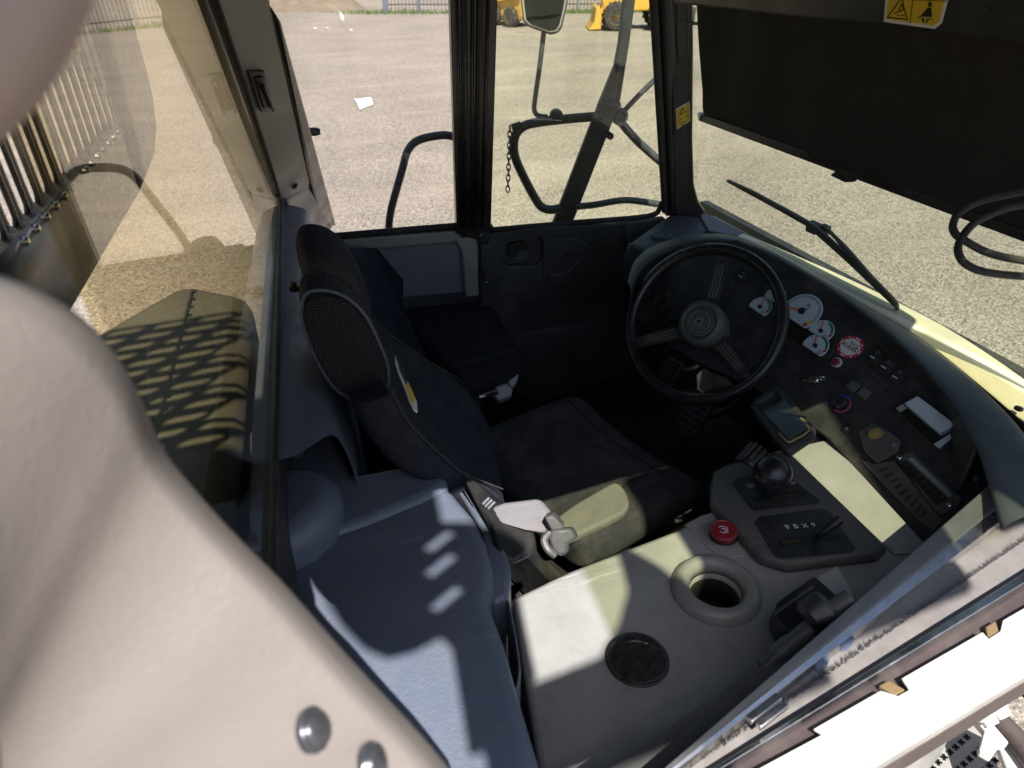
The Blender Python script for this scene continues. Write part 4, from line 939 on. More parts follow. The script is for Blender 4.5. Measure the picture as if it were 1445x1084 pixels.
# radio slot with broken silver face
rq = [(1265,577),(1290,562),(1352,604),(1352,612),(1326,634),(1318,630)]
m = MB(); m.prism([d2(u,v,.0005) for u,v in [(1255,578),(1290,553),(1362,604),(1358,618),(1330,642),(1312,636)]], dn*.003, BLACK)
rad = m.build('radio_surround', da, bevel=.0015)
m = MB(); m.prism([d2(u,v,.004) for u,v in [(1278,574),(1297,564),(1350,604),(1328,616)]], dn*.020, SILV); m.build('radio_face', rad, bevel=.0015)
m = MB(); m.prism([d2(u,v,.004) for u,v in [(1270,582),(1278,575),(1328,617),(1326,631),(1318,629)]], dn*.003, LCD)
m.prism([d2(u,v,.004) for u,v in [(1265,578),(1275,572),(1280,577),(1271,583)]], dn*.008, CONS)
m.prism([d2(u,v,.004) for u,v in [(1318,628),(1346,611),(1351,613),(1326,634)]], dn*.006, SILV); m.build('radio_bezel', rad, bevel=.0008)
# louvred vent
vq = [(1264,645),(1286,638),(1358,704),(1354,714),(1330,728),(1322,724)]
m = MB(); m.prism([d2(u,v,.0006) for u,v in vq], dn*.004, CONSD); vt = m.build('air_vent', da, bevel=.002)
m = MB(); m.prism([d2(u,v,.005) for u,v in [(1268,654),(1278,650),(1338,704),(1322,714)]], dn*.0006, INK); m.build('vent_opening', vt)
for k in range(7):
    t = (k+.5)/7; a = d2(1271+60*t*.95,653+60*t*.93,.006); b = d2(1284+58*t*.92-1,651+58*t*.9-2,.006)
    MB().prism([a,b,b+dn*.006+dex*.003,a+dn*.006+dex*.003], dex*.0016, CONSD).build('louvre', vt)
m = MB(); m.prism([d2(u,v,.005) for u,v in [(1281,648),(1287,645),(1345,698),(1339,703)]], dn*.003, CONS); m.build('vent_bar', vt, bevel=.001)
for u, v in ((1269,646),(1340,713)): MB().lathe(d2(u,v,.0048), dn, [(.004,0),(.004,.002),(.002,.003)], CHROME, 12).build('screw', vt)
m = MB(); m.prism([d2(u,v,.0) for u,v in [(1215,650),(1236,655),(1262,650),(1330,735),(1318,752),(1300,740)]], dn*.004, CONSD); m.build('vent_surround', da, bevel=.002)
m = MB()
for k in range(9):
    t = k/9; a = d2(1240+66*t,664+74*t,.005); b = d2(1253+60*t,661+66*t,.005); m.prism([a,b,b+dex*.002,a+dex*.0045], dn*.004, DASH)
m.build('side_fins', da)
switch(1341,647,.016,.010,nm='blank_switch',bar=False)
m = MB(); m.prism([d2(u,v,.0) for u,v in [(1318,634),(1332,630),(1372,664),(1362,690),(1340,686)]], dn*.002, DASH); m.build('switch_trim', da, bevel=.001)
k3 = knob(1377,676,.010,[(1,0),(1,.004),(.7,.006),(.65,.004)], BLACK, 'lock_barrel'); MB().lathe(d2(1377,676,.0045), dn, [(.0062,0),(.0055,.002)], LTG, 16).build('lock_face', k3)
# clutter left of the gauges, seen through the wheel
for u, v in ((1040,382),(1048,390),(1020,396)): switch(u,v,.010,.012,nm='rocker_switch',bar=(u==1048))
switch(1030,402,.014,.012,nm='blank_switch',bar=False); knob(1018,428,.011,[(1,0),(1,.004),(.6,.006)], BLACK, 'dash_knob')
m = MB(); m.prism([d2(u,v,.001) for u,v in [(912,430),(925,412),(985,455),(972,472)]], dn*.004, BLACK); m.build('switch_panel', da, bevel=.001)
for k in range(5): switch(924+11*k,424+8.2*k,.010,.014,nm='rocker_switch',bar=False)
# left end pod
m = MB(); zt = -.768
m.prism([Z(u,v,zt) for u,v in [(888,343),(945,303),(986,301),(1006,325),(960,334),(925,350),(932,361)]], UP*-.03, ROLL)
m.build('end_pod', da, bevel=.008)
rows = [[Z(888,343,zt-.004), Z(900,348,zt-.004), Z(917,355,zt-.004), Z(934,362,zt-.004)], [Z(882,360,-.83),Z(893,370,-.83),Z(909,377,-.83),Z(926,384,-.83)], [Z(876,380,-.92),Z(888,395,-.92),Z(900,409,-.92),Z(918,418,-.92)], [Z(880,430,-1.15),Z(892,445,-1.15),Z(905,460,-1.15),Z(922,470,-1.15)]]
MB().grid(rows, ROLL).build('pod_face', da, solid=.006, smooth=60)
m = MB(); vp = lambda s, t: rows[0][0]*(1-s)*(1-t)+rows[0][3]*s*(1-t)+rows[2][0]*(1-s)*t+rows[2][3]*s*t
pn = (rows[0][3]-rows[0][0]).cross(rows[2][0]-rows[0][0]).normalized(); pn = pn if pn.dot(-rows[0][0]) > 0 else -pn
m.prism([vp(.12,.42)+pn*.006, vp(.42,.42)+pn*.006, vp(.68,.95)+pn*.006, vp(.42,.95)+pn*.006], pn*.003, INK); m.build('side_vent', da)
c = Z(934,334,zt+.001); MB().lathe(c, UP, [(.034,0),(.033,.006),(.026,.008),(.022,.005),(.010,.006)], ROLL, 32, sx=1).build('defrost_vent', da)
# warm-lit front ledge between brow and glass
m = MB(); m.prism([Z(u,v,-.762) for u,v in [(985,300),(1010,306),(1060,332),(1120,362),(1100,362),(1050,334),(1000,326)]], UP*-.01, ROLL); m.build('front_ledge', da, bevel=.002)
MB().lathe(Z(1437,578,-.745), UP, [(.008,0),(.008,.004),(.004,.006)], BLACK, 14).build('screw', da)

# ---- steering wheel
wc = D(991,457,1.75); az, el = math.radians(208), math.radians(35)
wn = V((math.cos(el)*math.cos(az), math.cos(el)*math.sin(az), math.sin(el))); WP = Plane(wc, wn); WR = .190
sw_ = thing('steering_wheel', wc, 'black three-spoke steering wheel with round emblem hub', 'steering wheel')
wx, wy, _ = frame(wn)
MB().tube([wc+(wx*math.cos(2*math.pi*k/72)+wy*math.sin(2*math.pi*k/72))*WR for k in range(72)], .0145, mat('wheel_rim_rubber', (.018,.018,.020), .28, dust=.06), seg=18, res=1, closed=True).build('rim', sw_, smooth=80)
hubc = wc-wn*.012
for u, v in ((1018,374),(897,484),(1055,532)):
    t = (WP.at(u,v)-wc).normalized(); s_ = wn.cross(t)
    m = MB(); a = hubc+t*.03; b = wc+t*(WR-.008)-wn*.002
    m.prism([a-s_*.020-wn*.008, b-s_*.013-wn*.006, b+s_*.013-wn*.006, a+s_*.020-wn*.008], wn*.009, BLACK)
    for q in (-.009,0,.009): m.prism([a+t*.03+s_*(q-.0025)+wn*.001, b-t*.03+s_*(q*.7-.002)+wn*.003, b-t*.03+s_*(q*.7+.002)+wn*.003, a+t*.03+s_*(q+.0025)+wn*.001], wn*.002, CONSD)
    m.lathe(b-t*.012-wn*.002, wn, [(.009,0),(.009,.008),(.005,.010)], BLACK, 16)
    m.build('spoke', sw_, bevel=.002)
MB().lathe(hubc, wn, [(.050,-.05),(.056,-.03),(.058,.0),(.057,.022),(.052,.032),(.044,.036),(.041,.034),(.040,.030)], CONSD, 48).build('hub', sw_, smooth=45)
m = MB(); e0 = hubc+wn*.030; m.lathe(e0, wn, [(.039,0),(.036,.003),(.030,.004),(.028,.002),(.024,.002),(.022,.006),(.008,.006)], mat('emblem_grey', (.10,.10,.105), .35, metal=.3), 40)
m.build('horn_button', sw_, smooth=30)
m = MB(); ty = dey; ty = (ty-wn*ty.dot(wn)).normalized(); tx = ty.cross(wn)
T = lambda q: [e0+wn*.0062+(tx*math.sin(a)+ty*math.cos(a))*q for a in (0,2.094,4.189)]
m.prism(T(.014), wn*.0006, LTG); m.prism([p+wn*.0007 for p in T(.0085)], wn*.0004, INK); m.build('emblem', sw_)
m = MB(); m.tube([e0+wn*.004+(tx*math.cos(2*math.pi*k/30)+ty*math.sin(2*math.pi*k/30))*.026 for k in range(30)], .0012, LTG, seg=6, res=1, closed=True); m.build('emblem_ring', sw_)
# column
co = thing('steering_column', wc-wn*.35, 'dark steering column shroud with stalks beneath the wheel', 'steering column')
m = MB(); rr = [(.045,-.05),(.060,-.07),(.066,-.14),(.072,-.22),(.085,-.34),(.10,-.50)]
m.lathe(hubc, wn, rr, BLACK, 28, sx=1.15, sy=.9); m.build('shroud', co, smooth=60)
m = MB(); t = (WP.at(925,405)-wc).normalized(); b = hubc-wn*.09
m.tube([b+t*.05, b+t*.085], .009, BLACK, res=1); m.tube([b+t*.085, b+t*.10, b+t*.165, b+t*.17], [.010,.015,.0155,.011], CONSD, res=1, seg=14); m.build('stalk', co)
t2 = (WP.at(1048,520)-wc).normalized(); m = MB(); s2 = wn.cross(t2)
m.prism([hubc-wn*.025+t2*.03-s2*.055, hubc-wn*.03+t2*.135-s2*.04, hubc-wn*.03+t2*.15+s2*.02, hubc-wn*.025+t2*.03+s2*.04], wn*-.05, CONSD); m.build('side_pod', co, bevel=.012)
m = MB(); m.lathe(hubc-wn*.028+t2*.115-s2*.012, wn, [(.012,0),(.011,.01),(.006,.014)], KNOBY, 16); m.build('side_knob', co)
m = MB(); t3 = (WP.at(1098,545)-wc).normalized(); m.tube([hubc-wn*.16+t3*.06, hubc-wn*.16+t3*.20, hubc-wn*.165+t3*.25], [.006,.006,.010], CONSD, res=1); m.build('tilt_lever', co)
# knee panel with dark screen
kp = thing('knee_panel', Z(1105,600,-.98), 'black framed tray panel below the dashboard by the column', 'panel')
q4 = [D(1058,572,1.52),D(1098,543,1.58),D(1150,607,1.40),D(1112,634,1.36)]
kn = (q4[1]-q4[0]).cross(q4[3]-q4[0]).normalized(); kn = kn if kn.dot(-q4[0]) > 0 else -kn
cen = sum(q4, V())/4
KP = Plane(cen, kn)
m = MB(); m.prism([KP.at(u,v) for u,v in [(1058,572),(1064,562),(1096,542),(1104,546),(1152,604),(1150,612),(1118,634),(1108,634)]], kn*-.02, DASH); m.build('frame', kp, bevel=.006)
m = MB(); m.prism([KP.at(u,v,.0005) for u,v in [(1066,570),(1095,552),(1141,605),(1114,623)]], kn*.002, LCD); m.build('screen', kp)
m = MB(); m.tube([KP.at(u,v,.002) for u,v in [(1100,612),(1112,624),(1122,620),(1142,607),(1130,590)]], .0025, KNOBY, res=2, seg=6); m.build('rubber_edge', kp)
m = MB(); m.prism([Z(u,v,-.985) for u,v in [(1095,640),(1150,606),(1175,622),(1130,640)]], UP*-.05, CONS); m.build('bracket', kp, bevel=.003)
# pedals
for nm, u, v, w, h, lab in (('pedal',978,590,.045,.06,'black ribbed brake pedal on the dark floor under the wheel'),('pedal',945,525,.04,.05,'smaller black pedal further towards the door')):
    c = Z(u,v,ZF+.14); pdn = V((-.75,-.2,.62)).normalized(); px_, py_, _ = frame(pdn); m = MB(); m.box(c, (px_,py_,pdn), (w,h,.008), CONSD)
    t = thing(nm, c-UP*.14, lab, 'pedal'); m.build('pad', t, bevel=.004)
    m = MB()
    for k in range(5): m.box(c+py_*(k-2)*h*.36+pdn*.009, (px_,py_,pdn), (w*.85,.004,.003), RUB)
    m.build('tread', t); MB().tube([c-pdn*.01, c-pdn*.06+V((.08,0,.02)), c+V((.2,0,.05))], .012, BLACK, res=3).build('arm', t)
# ---- right-hand console
ZC = -.92
cs = thing('side_console', Z(1000,860,-1.25), 'grey plastic side console with lever housing, cup holder and red button', 'console')
cp = [(722,843),(800,806),(880,775),(956,746),(1000,722),(1040,690),(1072,640),(1172,620),(1182,626),(1312,775),(1420,900),(1300,1040),(1100,1120),(900,1140),(765,1110)]
m = MB(); m.prism([Z(u,v,ZC) for u,v in cp], UP*-.33, CONS); body = m.build('body', cs, bevel=.010, seg=3)
hc_ = Z(1010,834,ZC)
cut(body, MB().lathe(hc_, UP, [(.0385,-.075),(.043,.05)], CONS, 40))
CUPM = mat('cup_plastic', (.27,.268,.255), .32, dust=.25, scr=.3)
m = MB(); m.lathe(hc_, UP, [(.074,-.004),(.073,.004),(.068,.014),(.060,.019),(.052,.018),(.046,.010),(.0435,-.004)], CUPM, 56, sx=1.0, sy=1)
m.f.pop(); m.m.pop(); m.f.pop(); m.m.pop()
m.build('cup_holder', cs, solid=.002, smooth=60)
m = MB(); m.lathe(hc_, UP, [(.0435,-.004),(.042,-.014),(.0405,-.016),(.040,-.022),(.038,-.07)], BLACK, 48); m.f.pop(); m.m.pop(); m.f.pop(); m.m.pop(); m.build('cup_well', cs, solid=.0015, smooth=60)
m = MB(); m.lathe(hc_+UP*-.068, UP, [(.0375,0),(.0375,.004),(.035,.005),(.033,.002),(.018,.002),(.016,.004)], BLACK, 40); m.build('cup_base', cs)
m = MB(); 
m.prism([Z(u,v,ZC+.0) for u,v in [(1000,700),(1003,678),(1020,668),(1075,652),(1108,648),(1122,660),(1250,786),(1236,796),(1110,812),(1070,800),(1000,722)]], UP*.026, CONSD); m.build('lever_housing', cs, bevel=.011, seg=3)
zh = ZC+.026
m = MB(); m.prism([Z(u,v,zh) for u,v in [(1034,684),(1038,677),(1093,664),(1105,668),(1156,706),(1156,712),(1066,722),(1059,718)]], UP*.002, BLACK)
lp1 = m.build('gear_gate', cs, bevel=.001)
m = MB(); m.prism([Z(u,v,zh+.002) for u,v in [(1062,705),(1070,700),(1132,691),(1139,694),(1136,699),(1070,709)]], UP*.0008, INK); m.prism([Z(u,v,zh+.002) for u,v in [(1088,702),(1128,696),(1128,699),(1090,704)]], UP*.0011, mat('gate_brass', (.10,.065,.03), .4, metal=.5)); m.build('gate_slot', lp1)
m = MB(); m.prism([Z(u,v,zh+.002) for u,v in [(1053,684),(1063,682),(1066,687),(1057,690)]], UP*.0006, LTG); m.prism([Z(u,v,zh+.002) for u,v in [(1113,681),(1122,680),(1123,683),(1114,684)]], UP*.0006, LTG); m.build('gate_symbols', lp1)
m = MB(); m.prism([Z(u,v,zh) for u,v in [(1064,738),(1072,730),(1160,718),(1172,724),(1207,774),(1202,780),(1104,790),(1094,786)]], UP*.002, BLACK)
lp2 = m.build('range_gate', cs, bevel=.001)
m = MB(); m.prism([Z(u,v,zh+.002) for u,v in [(1086,744),(1092,738),(1160,730),(1166,735),(1162,742),(1096,750)]], UP*.0008, DASH); m.prism([Z(u,v,zh+.002) for u,v in [(1098,764),(1104,760),(1180,753),(1186,758),(1180,763),(1102,771)]], UP*.0008, INK)
m.prism([Z(u,v,zh+.0028) for u,v in [(1104,764),(1128,761),(1128,765),(1105,768)]], UP*.0005, MATS['gate_brass']); m.build('gate_slot', lp2)
for ch_, u, v in (('9',1111,744),('B',1123,743),('X',1136,742),('9',1148,741)):
    letters('gate_lettering', ch_, Z(u,v,zh+.0035), Z(1160,740,zh)-Z(1100,747,zh), Z(1120,725,zh)-Z(1128,755,zh), .015, LTX, lp2, .0003)
# raised cream top behind the levers
m = MB(); m.prism([Z(u,v,ZC+.0005) for u,v in [(1090,640),(1170,622),(1306,771),(1290,782),(1262,784),(1120,652)]], UP*.004, CONS); m.build('top_panel', cs, bevel=.003)
# gear lever
gl = thing('gear_lever', Z(1088,705,zh), 'gear lever with large round black ball knob on the console', 'lever')
bt = Z(1088,705,zh); bc = bt+UP*.078+V((.002,.01,0))
pc = D(1090,669,1); bc = pc*(bc.dot(pc)/pc.dot(pc))
m = MB(); m.tube([bt, bc], .007, BLACK, res=1).build('stem', gl)
MB().sphere(bc, .035, mat('ball_knob', (.013,.013,.017), .28, dust=.12, vscale=20), 36).lathe(bc-UP*.036, UP, [(.016,-.006),(.020,.006),(.022,.016)], BLACK, 24).build('knob', gl, smooth=80)
rl = thing('range_lever', Z(1165,757,zh), 'thin flat black selector lever over the marked gate', 'lever')
m = MB(); m.tube([Z(1150,762,zh+.003), Z(1166,748,zh+.03), Z(1185,733,zh+.045)], [.005,.006,.009], BLACK, res=4); m.build('blade', rl)
# ribbed knob at the back of the housing
rk = thing('ribbed_knob', Z(1062,650,ZC), 'small ribbed black adjuster behind the gear lever ball', 'knob')
m = MB(); c = Z(1062,648,ZC+.02); d = V((.85,.35,.25)).normalized(); m.lathe(c, d, [(.022,-.03),(.024,-.026),(.024,.02),(.018,.026)], BLACK, 28)
x_, y_, _ = frame(d)
for k in range(14): a = 2*math.pi*k/14; m.box(c+(x_*math.cos(a)+y_*math.sin(a))*.025, (d, x_*math.cos(a)+y_*math.sin(a), x_*-math.sin(a)+y_*math.cos(a)), (.022,.002,.002), CONSD)
m.build('grip', rk)
# red park-brake button
rbn = thing('brake_button', Z(1020,756,ZC), 'round dark red park brake button with white symbol', 'button')
MB().lathe(Z(1020,758,ZC), UP, [(.026,0),(.026,.004),(.0225,.006),(.022,.022)], BLACK, 32).build('collar', rbn)
m = MB(); t = Z(1021,752,ZC+.022); tilt = V((-.1,-.12,1)); m.lathe(t, tilt, [(.020,-.004),(.0235,0),(.0235,.008),(.021,.010),(.019,.0085)], RED, 36); cap = m.build('cap', rbn)
letters('cap_lettering', '(P)', t+V(tilt).normalized()*.0095, Z(1026,768,ZC)-Z(1018,738,ZC), Z(1040,748,ZC)-Z(1010,756,ZC), .017, LTX, cap, .0004)
m = MB(); m.prism([Z(u,v,ZC) for u,v in [(966,742),(992,728),(1018,722),(1045,740),(1056,775),(1050,786),(1030,788),(1006,780)]], UP*.003, CONS); m.build('button_pad', cs, bevel=.002)
# round socket cover
pk = thing('socket_cover', Z(899,931,ZC), 'round knurled dark plastic cap set in the console top', 'cap')
GLB = mat('gloss_black', (.028,.028,.028), .22, dust=.3, vscale=30, scr=.4)
MB().lathe(Z(899,931,ZC), UP, [(.048,-.004),(.048,.003),(.0455,.0045)], GLB, 60).build('ring', pk)
m = MB(); m.lathe(Z(899,930,ZC+.0035), UP, [(.044,0),(.044,.004),(.042,.005),(.030,.005),(.028,.003),(.020,.003),(.019,.0045),(.008,.0045)], GLB, 60)
for k in range(60): a = 2*math.pi*k/60; m.box(Z(899,930,ZC+.0055)+V((math.cos(a),math.sin(a),0))*.044, (V((math.cos(a),math.sin(a),0)), V((-math.sin(a),math.cos(a),0)), UP), (.0008,.0009,.002), CONSD)
m.build('cap', pk)
m = MB(); m.tube([Z(880,760,ZC+.0), Z(868,790,ZC+.0), Z(872,840,ZC)], .0012, CONSD, seg=6, res=3); 
# parking handle by the sill
hb = thing('hand_lever', Z(1130,900,ZC), 'dark angled hand lever in a boxed bracket near the sill', 'lever')
m = MB(); m.prism([D(u,v,k) for u,v,k in [(1094,868,1.06),(1096,850,1.06),(1150,812,1.09),(1184,842,1.05),(1180,850,1.05),(1120,892,1.02),(1104,885,1.03)]], V((.03,.03,-.09)), BLACK); m.build('bracket', hb, bevel=.004)
m = MB(); m.tube([D(1092,868,1.05), D(1120,848,1.055), D(1148,828,1.06)], .004, BLACK, res=2, seg=8); m.build('bracket_rim', hb)
m = MB(); m.prism([Z(u,v,-.86) for u,v in [(1146,814),(1182,795),(1206,832),(1214,860),(1190,870),(1176,842)]], UP*-.05, CONS); m.build('cover', hb, bevel=.006)
m = MB(); m.tube([D(1078,944,.965), D(1100,922,.975), D(1128,900,.985), D(1150,880,.99), D(1180,858,1.0), D(1200,845,1.0)], [.011,.0145,.0135,.012,.014,.014], CONSD, seg=14, res=4)
m.build('grip', hb, smooth=60)
m = MB(); m.lathe(D(1152,862,.985), (ray(1200,840)-ray(1120,900)), [(.016,-.02),(.024,-.012),(.024,.012),(.016,.02)], BLACK, 22); m.build('pivot', hb)

# ---- rear right cover
rc = thing('rear_cover', Z(560,860,-1.1), 'large blue-black grained plastic cover behind the console with a bolt', 'cover')
ZR = -.75
m = MB(); m.prism([Z(u,v,ZR) for u,v in [(360,790),(392,762),(470,742),(560,708),(634,684),(646,700),(668,725),(686,760),(697,800),(697,822),(690,846),(712,905),(730,970),(748,1030),(770,1100),(700,1190),(520,1190),(400,990)]], UP*-.5, NAVY); m.build('body', rc, bevel=.018, seg=4, smooth=50)
m = MB(); m.prism([Z(u,v,ZR+.010) for u,v in [(350,600),(430,592),(470,610),(490,650),(500,668),(540,660),(598,650),(616,651),(628,664),(634,684),(600,702),(520,735),(440,762),(380,785),(352,800)]], UP*-.5, NAVY); m.build('shoulder', rc, bevel=.016, seg=4, smooth=50)
m = MB(); m.prism([Z(u,v,ZR+.065) for u,v in [(350,664),(384,652),(440,652),(464,657),(480,672),(479,695),(463,720),(436,744),(400,760),(350,777)]], UP*-.2, NAVY); m.build('lobe', rc, bevel=.045, seg=7, smooth=60)
m = MB(); m.prism([Z(u,v,ZR-.028) for u,v in [(632,668),(646,668),(656,690),(690,728),(712,768),(721,800),(717,842),(700,848),(690,846),(680,745)]], UP*-.4, NAVY); m.build('flange', rc, bevel=.008, seg=3)
fpx = [(716,838),(722,868),(729,905),(734,940),(731,962),(726,978)]
rows = [[Z(u,v,ZR-.028)+UP*0, Z(u,v,ZR-.028)+UP*-.02, Z(u,v,ZR-.028)+UP*-.14] for u,v in fpx]
MB().grid(rows, NAVY).build('flange_lip', rc, solid=.004, sub=1)
MB().lathe(Z(421,779,ZR+.0085), (0,0,1), [(.0105,-.006),(.0115,.001),(.0105,.005),(.006,.007),(.0055,.005),(.002,.005)], CHROME, 24).build('bolt', rc)
MB().lathe(Z(428,780,ZR+.0005), (0,0,1), [(.010,-.006),(.010,.0004)], INK, 20).build('bolt_hole', rc)

# ---- seats
SF = V((math.cos(math.radians(13)), math.sin(math.radians(13)), 0)); SLt = V((-SF.y, SF.x, 0))     # the way the seat faces, and its left
ds = thing('driver_seat', V((.5,1.1,ZF)), 'dark navy driver seat with mesh-ended headrest and striped emblem', 'seat')
QB = V((.43,1.10,-1.03)); QT = V((.185,1.06,-.545))
def backrest(parent, QB, QT, F_, Lt, hw, th, mt, name='backrest', bol=.03):
    rows = []; up = (QT-QB); n = 9
    fw = (F_ - up.normalized()*F_.dot(up.normalized())).normalized()
    for i in range(n+1):
        t = i/n; c = QB+up*t; w = hw[0]+(hw[1]-hw[0])*t**1.5; w *= 1 if t < .82 else 1-.35*((t-.82)/.18)**2
        e = bol*(1-t*.6); b = .025*math.sin(t*3.1)
        thk = th*(1 if t < .85 else 1-.5*((t-.85)/.15))
        pr = [(-w*.80,-thk),(-w*.98,-thk*.6),(-w,-.005),(-w*.95,e*.8),(-w*.80,e),(-w*.60,e*.3),(-w*.3,b),(0,b*1.1),(w*.3,b),(w*.60,e*.3),(w*.80,e),(w*.95,e*.8),(w,-.005),(w*.98,-thk*.6),(w*.80,-thk),(0,-thk*1.05)]
        rows.append([c+Lt*x+fw*y for x, y in pr])
    o = MB().grid(rows, mt, closed=True, caps=True).build(name, parent, sub=2, smooth=80); return rows, fw, o
FE = [(512,432),(529,446),(555,470),(599,500),(649,530),(679,567),(687,592)]
SE = [(549,557),(550,560),(569,597),(592,623),(622,650),(650,672),(704,694)]
OE = [(494,571),(492,570),(498,603),(518,633),(538,658),(640,700),(690,740)]
rows = []
for k in range(7):
    f_ = YP(*FE[k],1.21); s_ = YP(*SE[k],.87); o_ = YP(*OE[k],.89) if k < 5 else s_+(YP(*OE[4],.89)-YP(*SE[4],.87))
    bkv = o_-s_; d = f_-s_; nn = V((.78,-.02,.62)); dip = .016*math.sin(min(k,6)/6*3.1)
    rows.append([s_+bkv*1.0, s_+bkv*.55-V((0,.006,0)), s_+bkv*.12, s_+nn*.004, s_+d*.06, s_+d*.18-nn*.006, s_+d*.35-nn*dip, s_+d*.55-nn*dip*1.2, s_+d*.75-nn*dip, s_+d*.90, s_+d*.97-nn*.002, f_-nn*.012, f_+bkv*.5, f_+bkv*1.0, s_+d*.5+bkv*1.15])
r0 = rows[0]; cap_ = [p+V((-.035,0,.0)) for p in r0]
rl_ = [p+V((.03,0,-.09)) for p in rows[-1]]
BR_ = [[sum(r0,V())/15*.35+p*.65+V((-.018,0,-.012)) for p in r0]]+rows+[rl_]
bk = MB().grid(BR_, FAB, closed=True, caps=True).build('backrest', ds, sub=2, smooth=80)
STI = mat('stitching', (.035,.035,.045), .7)
m = MB(); m.tube([r[3]+V((.003,-.002,.003)) for r in rows], .0016, STI, seg=6, res=4); m.build('seam', bk); m = MB()
m.tube([r[9]+V((.003,0,.003)) for r in rows[1:]], .0014, INK, seg=6, res=4); m.build('seam', bk)
# emblem on the upper near side of the backrest
EB = Plane((YP(562,515,.93)+YP(580,555,.93))/2+V((.012,0,.012)), V((.78,-.02,.62)))
en = EB.n if EB.n.dot(-EB.p) > 0 else -EB.n
em = [(557,503),(561,517),(567,532),(575,541),(580,552),(587,568),(588,583),(583,578),(577,566),(571,549),(563,530),(558,515)]
m = MB(); m.prism([EB.at(u,v) for u,v in em], en*.0015, LABW); E0 = m.build('emblem', ds)
m = MB(); m.prism([EB.at(u,v)+en*.0018 for u,v in [(571,545),(575,542),(580,553),(585,567),(581,571),(576,560)]], en*.0006, LABY)
for k in range(2): m.prism([EB.at(u,v)+en*.0018 for u,v in [(561+3*k,521+4*k),(563+3*k,520+4*k),(573+3*k,541+8*k),(571+3*k,543+8*k)]], en*.0006, INK)
m.build('emblem_stripes', E0)
# headrest
ya, yb = .93, 1.27
oval = [(425,428),(432,415),(452,411),(478,416),(500,430),(520,453),(538,490),(549,520),(550,548),(542,562),(520,569),(496,568),(478,558),(462,540),(446,512),(431,475),(423,448)]
ring0 = [YP(u,v,ya) for u,v in oval]; c0 = sum(ring0, V())/len(ring0); c1 = YP(467,380,yb)
dirh = c1-c0
def hring(t, k): return [c0+dirh*t+(p-c0)*k for p in ring0]
m = MB(); m.grid([hring(t,k) for t,k in ((0.03,.96),(.06,1.0),(.14,1.02),(.22,1.0),(.30,.95),(.40,.89),(.52,.87),(.62,.91),(.72,.98),(.84,1.03),(.93,1.03),(.98,.98),(1.03,.82),(1.05,.5))], FABS if False else FAB, closed=True, caps=True)
hd = m.build('headrest', ds, sub=2, smooth=80)
m = MB(); m.grid([hring(t,k) for t,k in ((.035,.965),(.012,.93),(-.004,.80),(-.012,.45))], MESHF, closed=True, caps=True); m.build('headrest_mesh', hd, sub=2, smooth=80)
m = MB(); m.tube([p for p in hring(.028,.975)], .0028, PIPE, seg=8, res=4, closed=True); m.build('headrest_piping', hd)
m = MB(); m.grid([hring(t,k) for t,k in ((.20,1.01),(.30,.965),(.40,.905),(.52,.885),(.57,.90))], MESHF, closed=True); m.build('headrest_band', hd, sub=1, solid=.003, smooth=80)
# cushion
def cushion(parent, Q, F_, Lt, ln, w0, w1, th, mt, bol=.022):
    rows = []
    for t, k, hh in ((0,.86,-.015),(.03,.95,0),(.2,1,0),(.5,1,.004),(.8,1,.008),(.92,1,.0),(.98,.97,-.022),(1.0,.92,-.05),(.985,.90,-th*.8)):
        c = Q+F_*ln*t; w = (w0+(w1-w0)*t)*k
        tk = th if hh > -.02 else th*.7
        rows.append([c+Lt*x+UP*(hh+z) for x, z in [(-w*.9,-tk),(-w,-tk*.6),(-w,-.02),(-w*.95,bol*.6),(-w*.8,bol),(-w*.6,bol*.35),(-w*.3,0),(0,-.003),(w*.3,0),(w*.6,bol*.35),(w*.8,bol),(w*.95,bol*.6),(w,-.02),(w,-tk*.6),(w*.9,-tk),(0,-tk)]])
    return rows, MB().grid(rows, mt, closed=True, caps=True).build('cushion', parent, sub=2, smooth=80)
crow, cu_ = cushion(ds, V((.44,1.10,-1.02)), SF, SLt, .37, .245, .235, .055, FABS)
m = MB()
for col in (5.2, 9.8): m = MB(); m.tube([crow[i][5 if col < 7 else 9]*.8+crow[i][6 if col < 7 else 8]*.2+UP*.004 for i in range(1,7)], .0016, INK, seg=6, res=3); m.build('seam', cu_)
m = MB(); m.tube([crow[4][k]+UP*.004 for k in range(4,11)], .0016, INK, seg=6, res=3); m.build('seam', cu_)
m = MB(); m.box(V((.58,1.12,-1.22)), (SF,SLt,UP), (.15,.17,.08), BLACK); m.build('base_frame', ds, bevel=.02)
m = MB(); m.box(V((.58,1.12,-1.40)), (SF,SLt,UP), (.17,.15,.10), RUB); m.build('bellows', ds, bevel=.03)
m = MB()
for q in (-.232,): 
    pts = [crow[i][2]+UP*-.045-SLt*.006 for i in range(1,7)]; m.tube(pts, .006, ORB, seg=8, res=3)
m.build('cushion_trim', ds)
m = MB(); m.prism([Z(u,v,-.985) for u,v in smooth_px([(778,740),(800,718),(836,696),(866,680),(880,688),(888,708),(880,722),(850,738),(806,758),(788,760)],3)], UP*-.022, mat('sun_patch_cloth', (.175,.170,.150), .92, bump=.6, bscale=600, dust=.3, crease=.4)); m.build('sun_patch_pad', cu_, bevel=.007, seg=3, smooth=60)  # paler pad: the sun patch on the cushion put into colour and outline
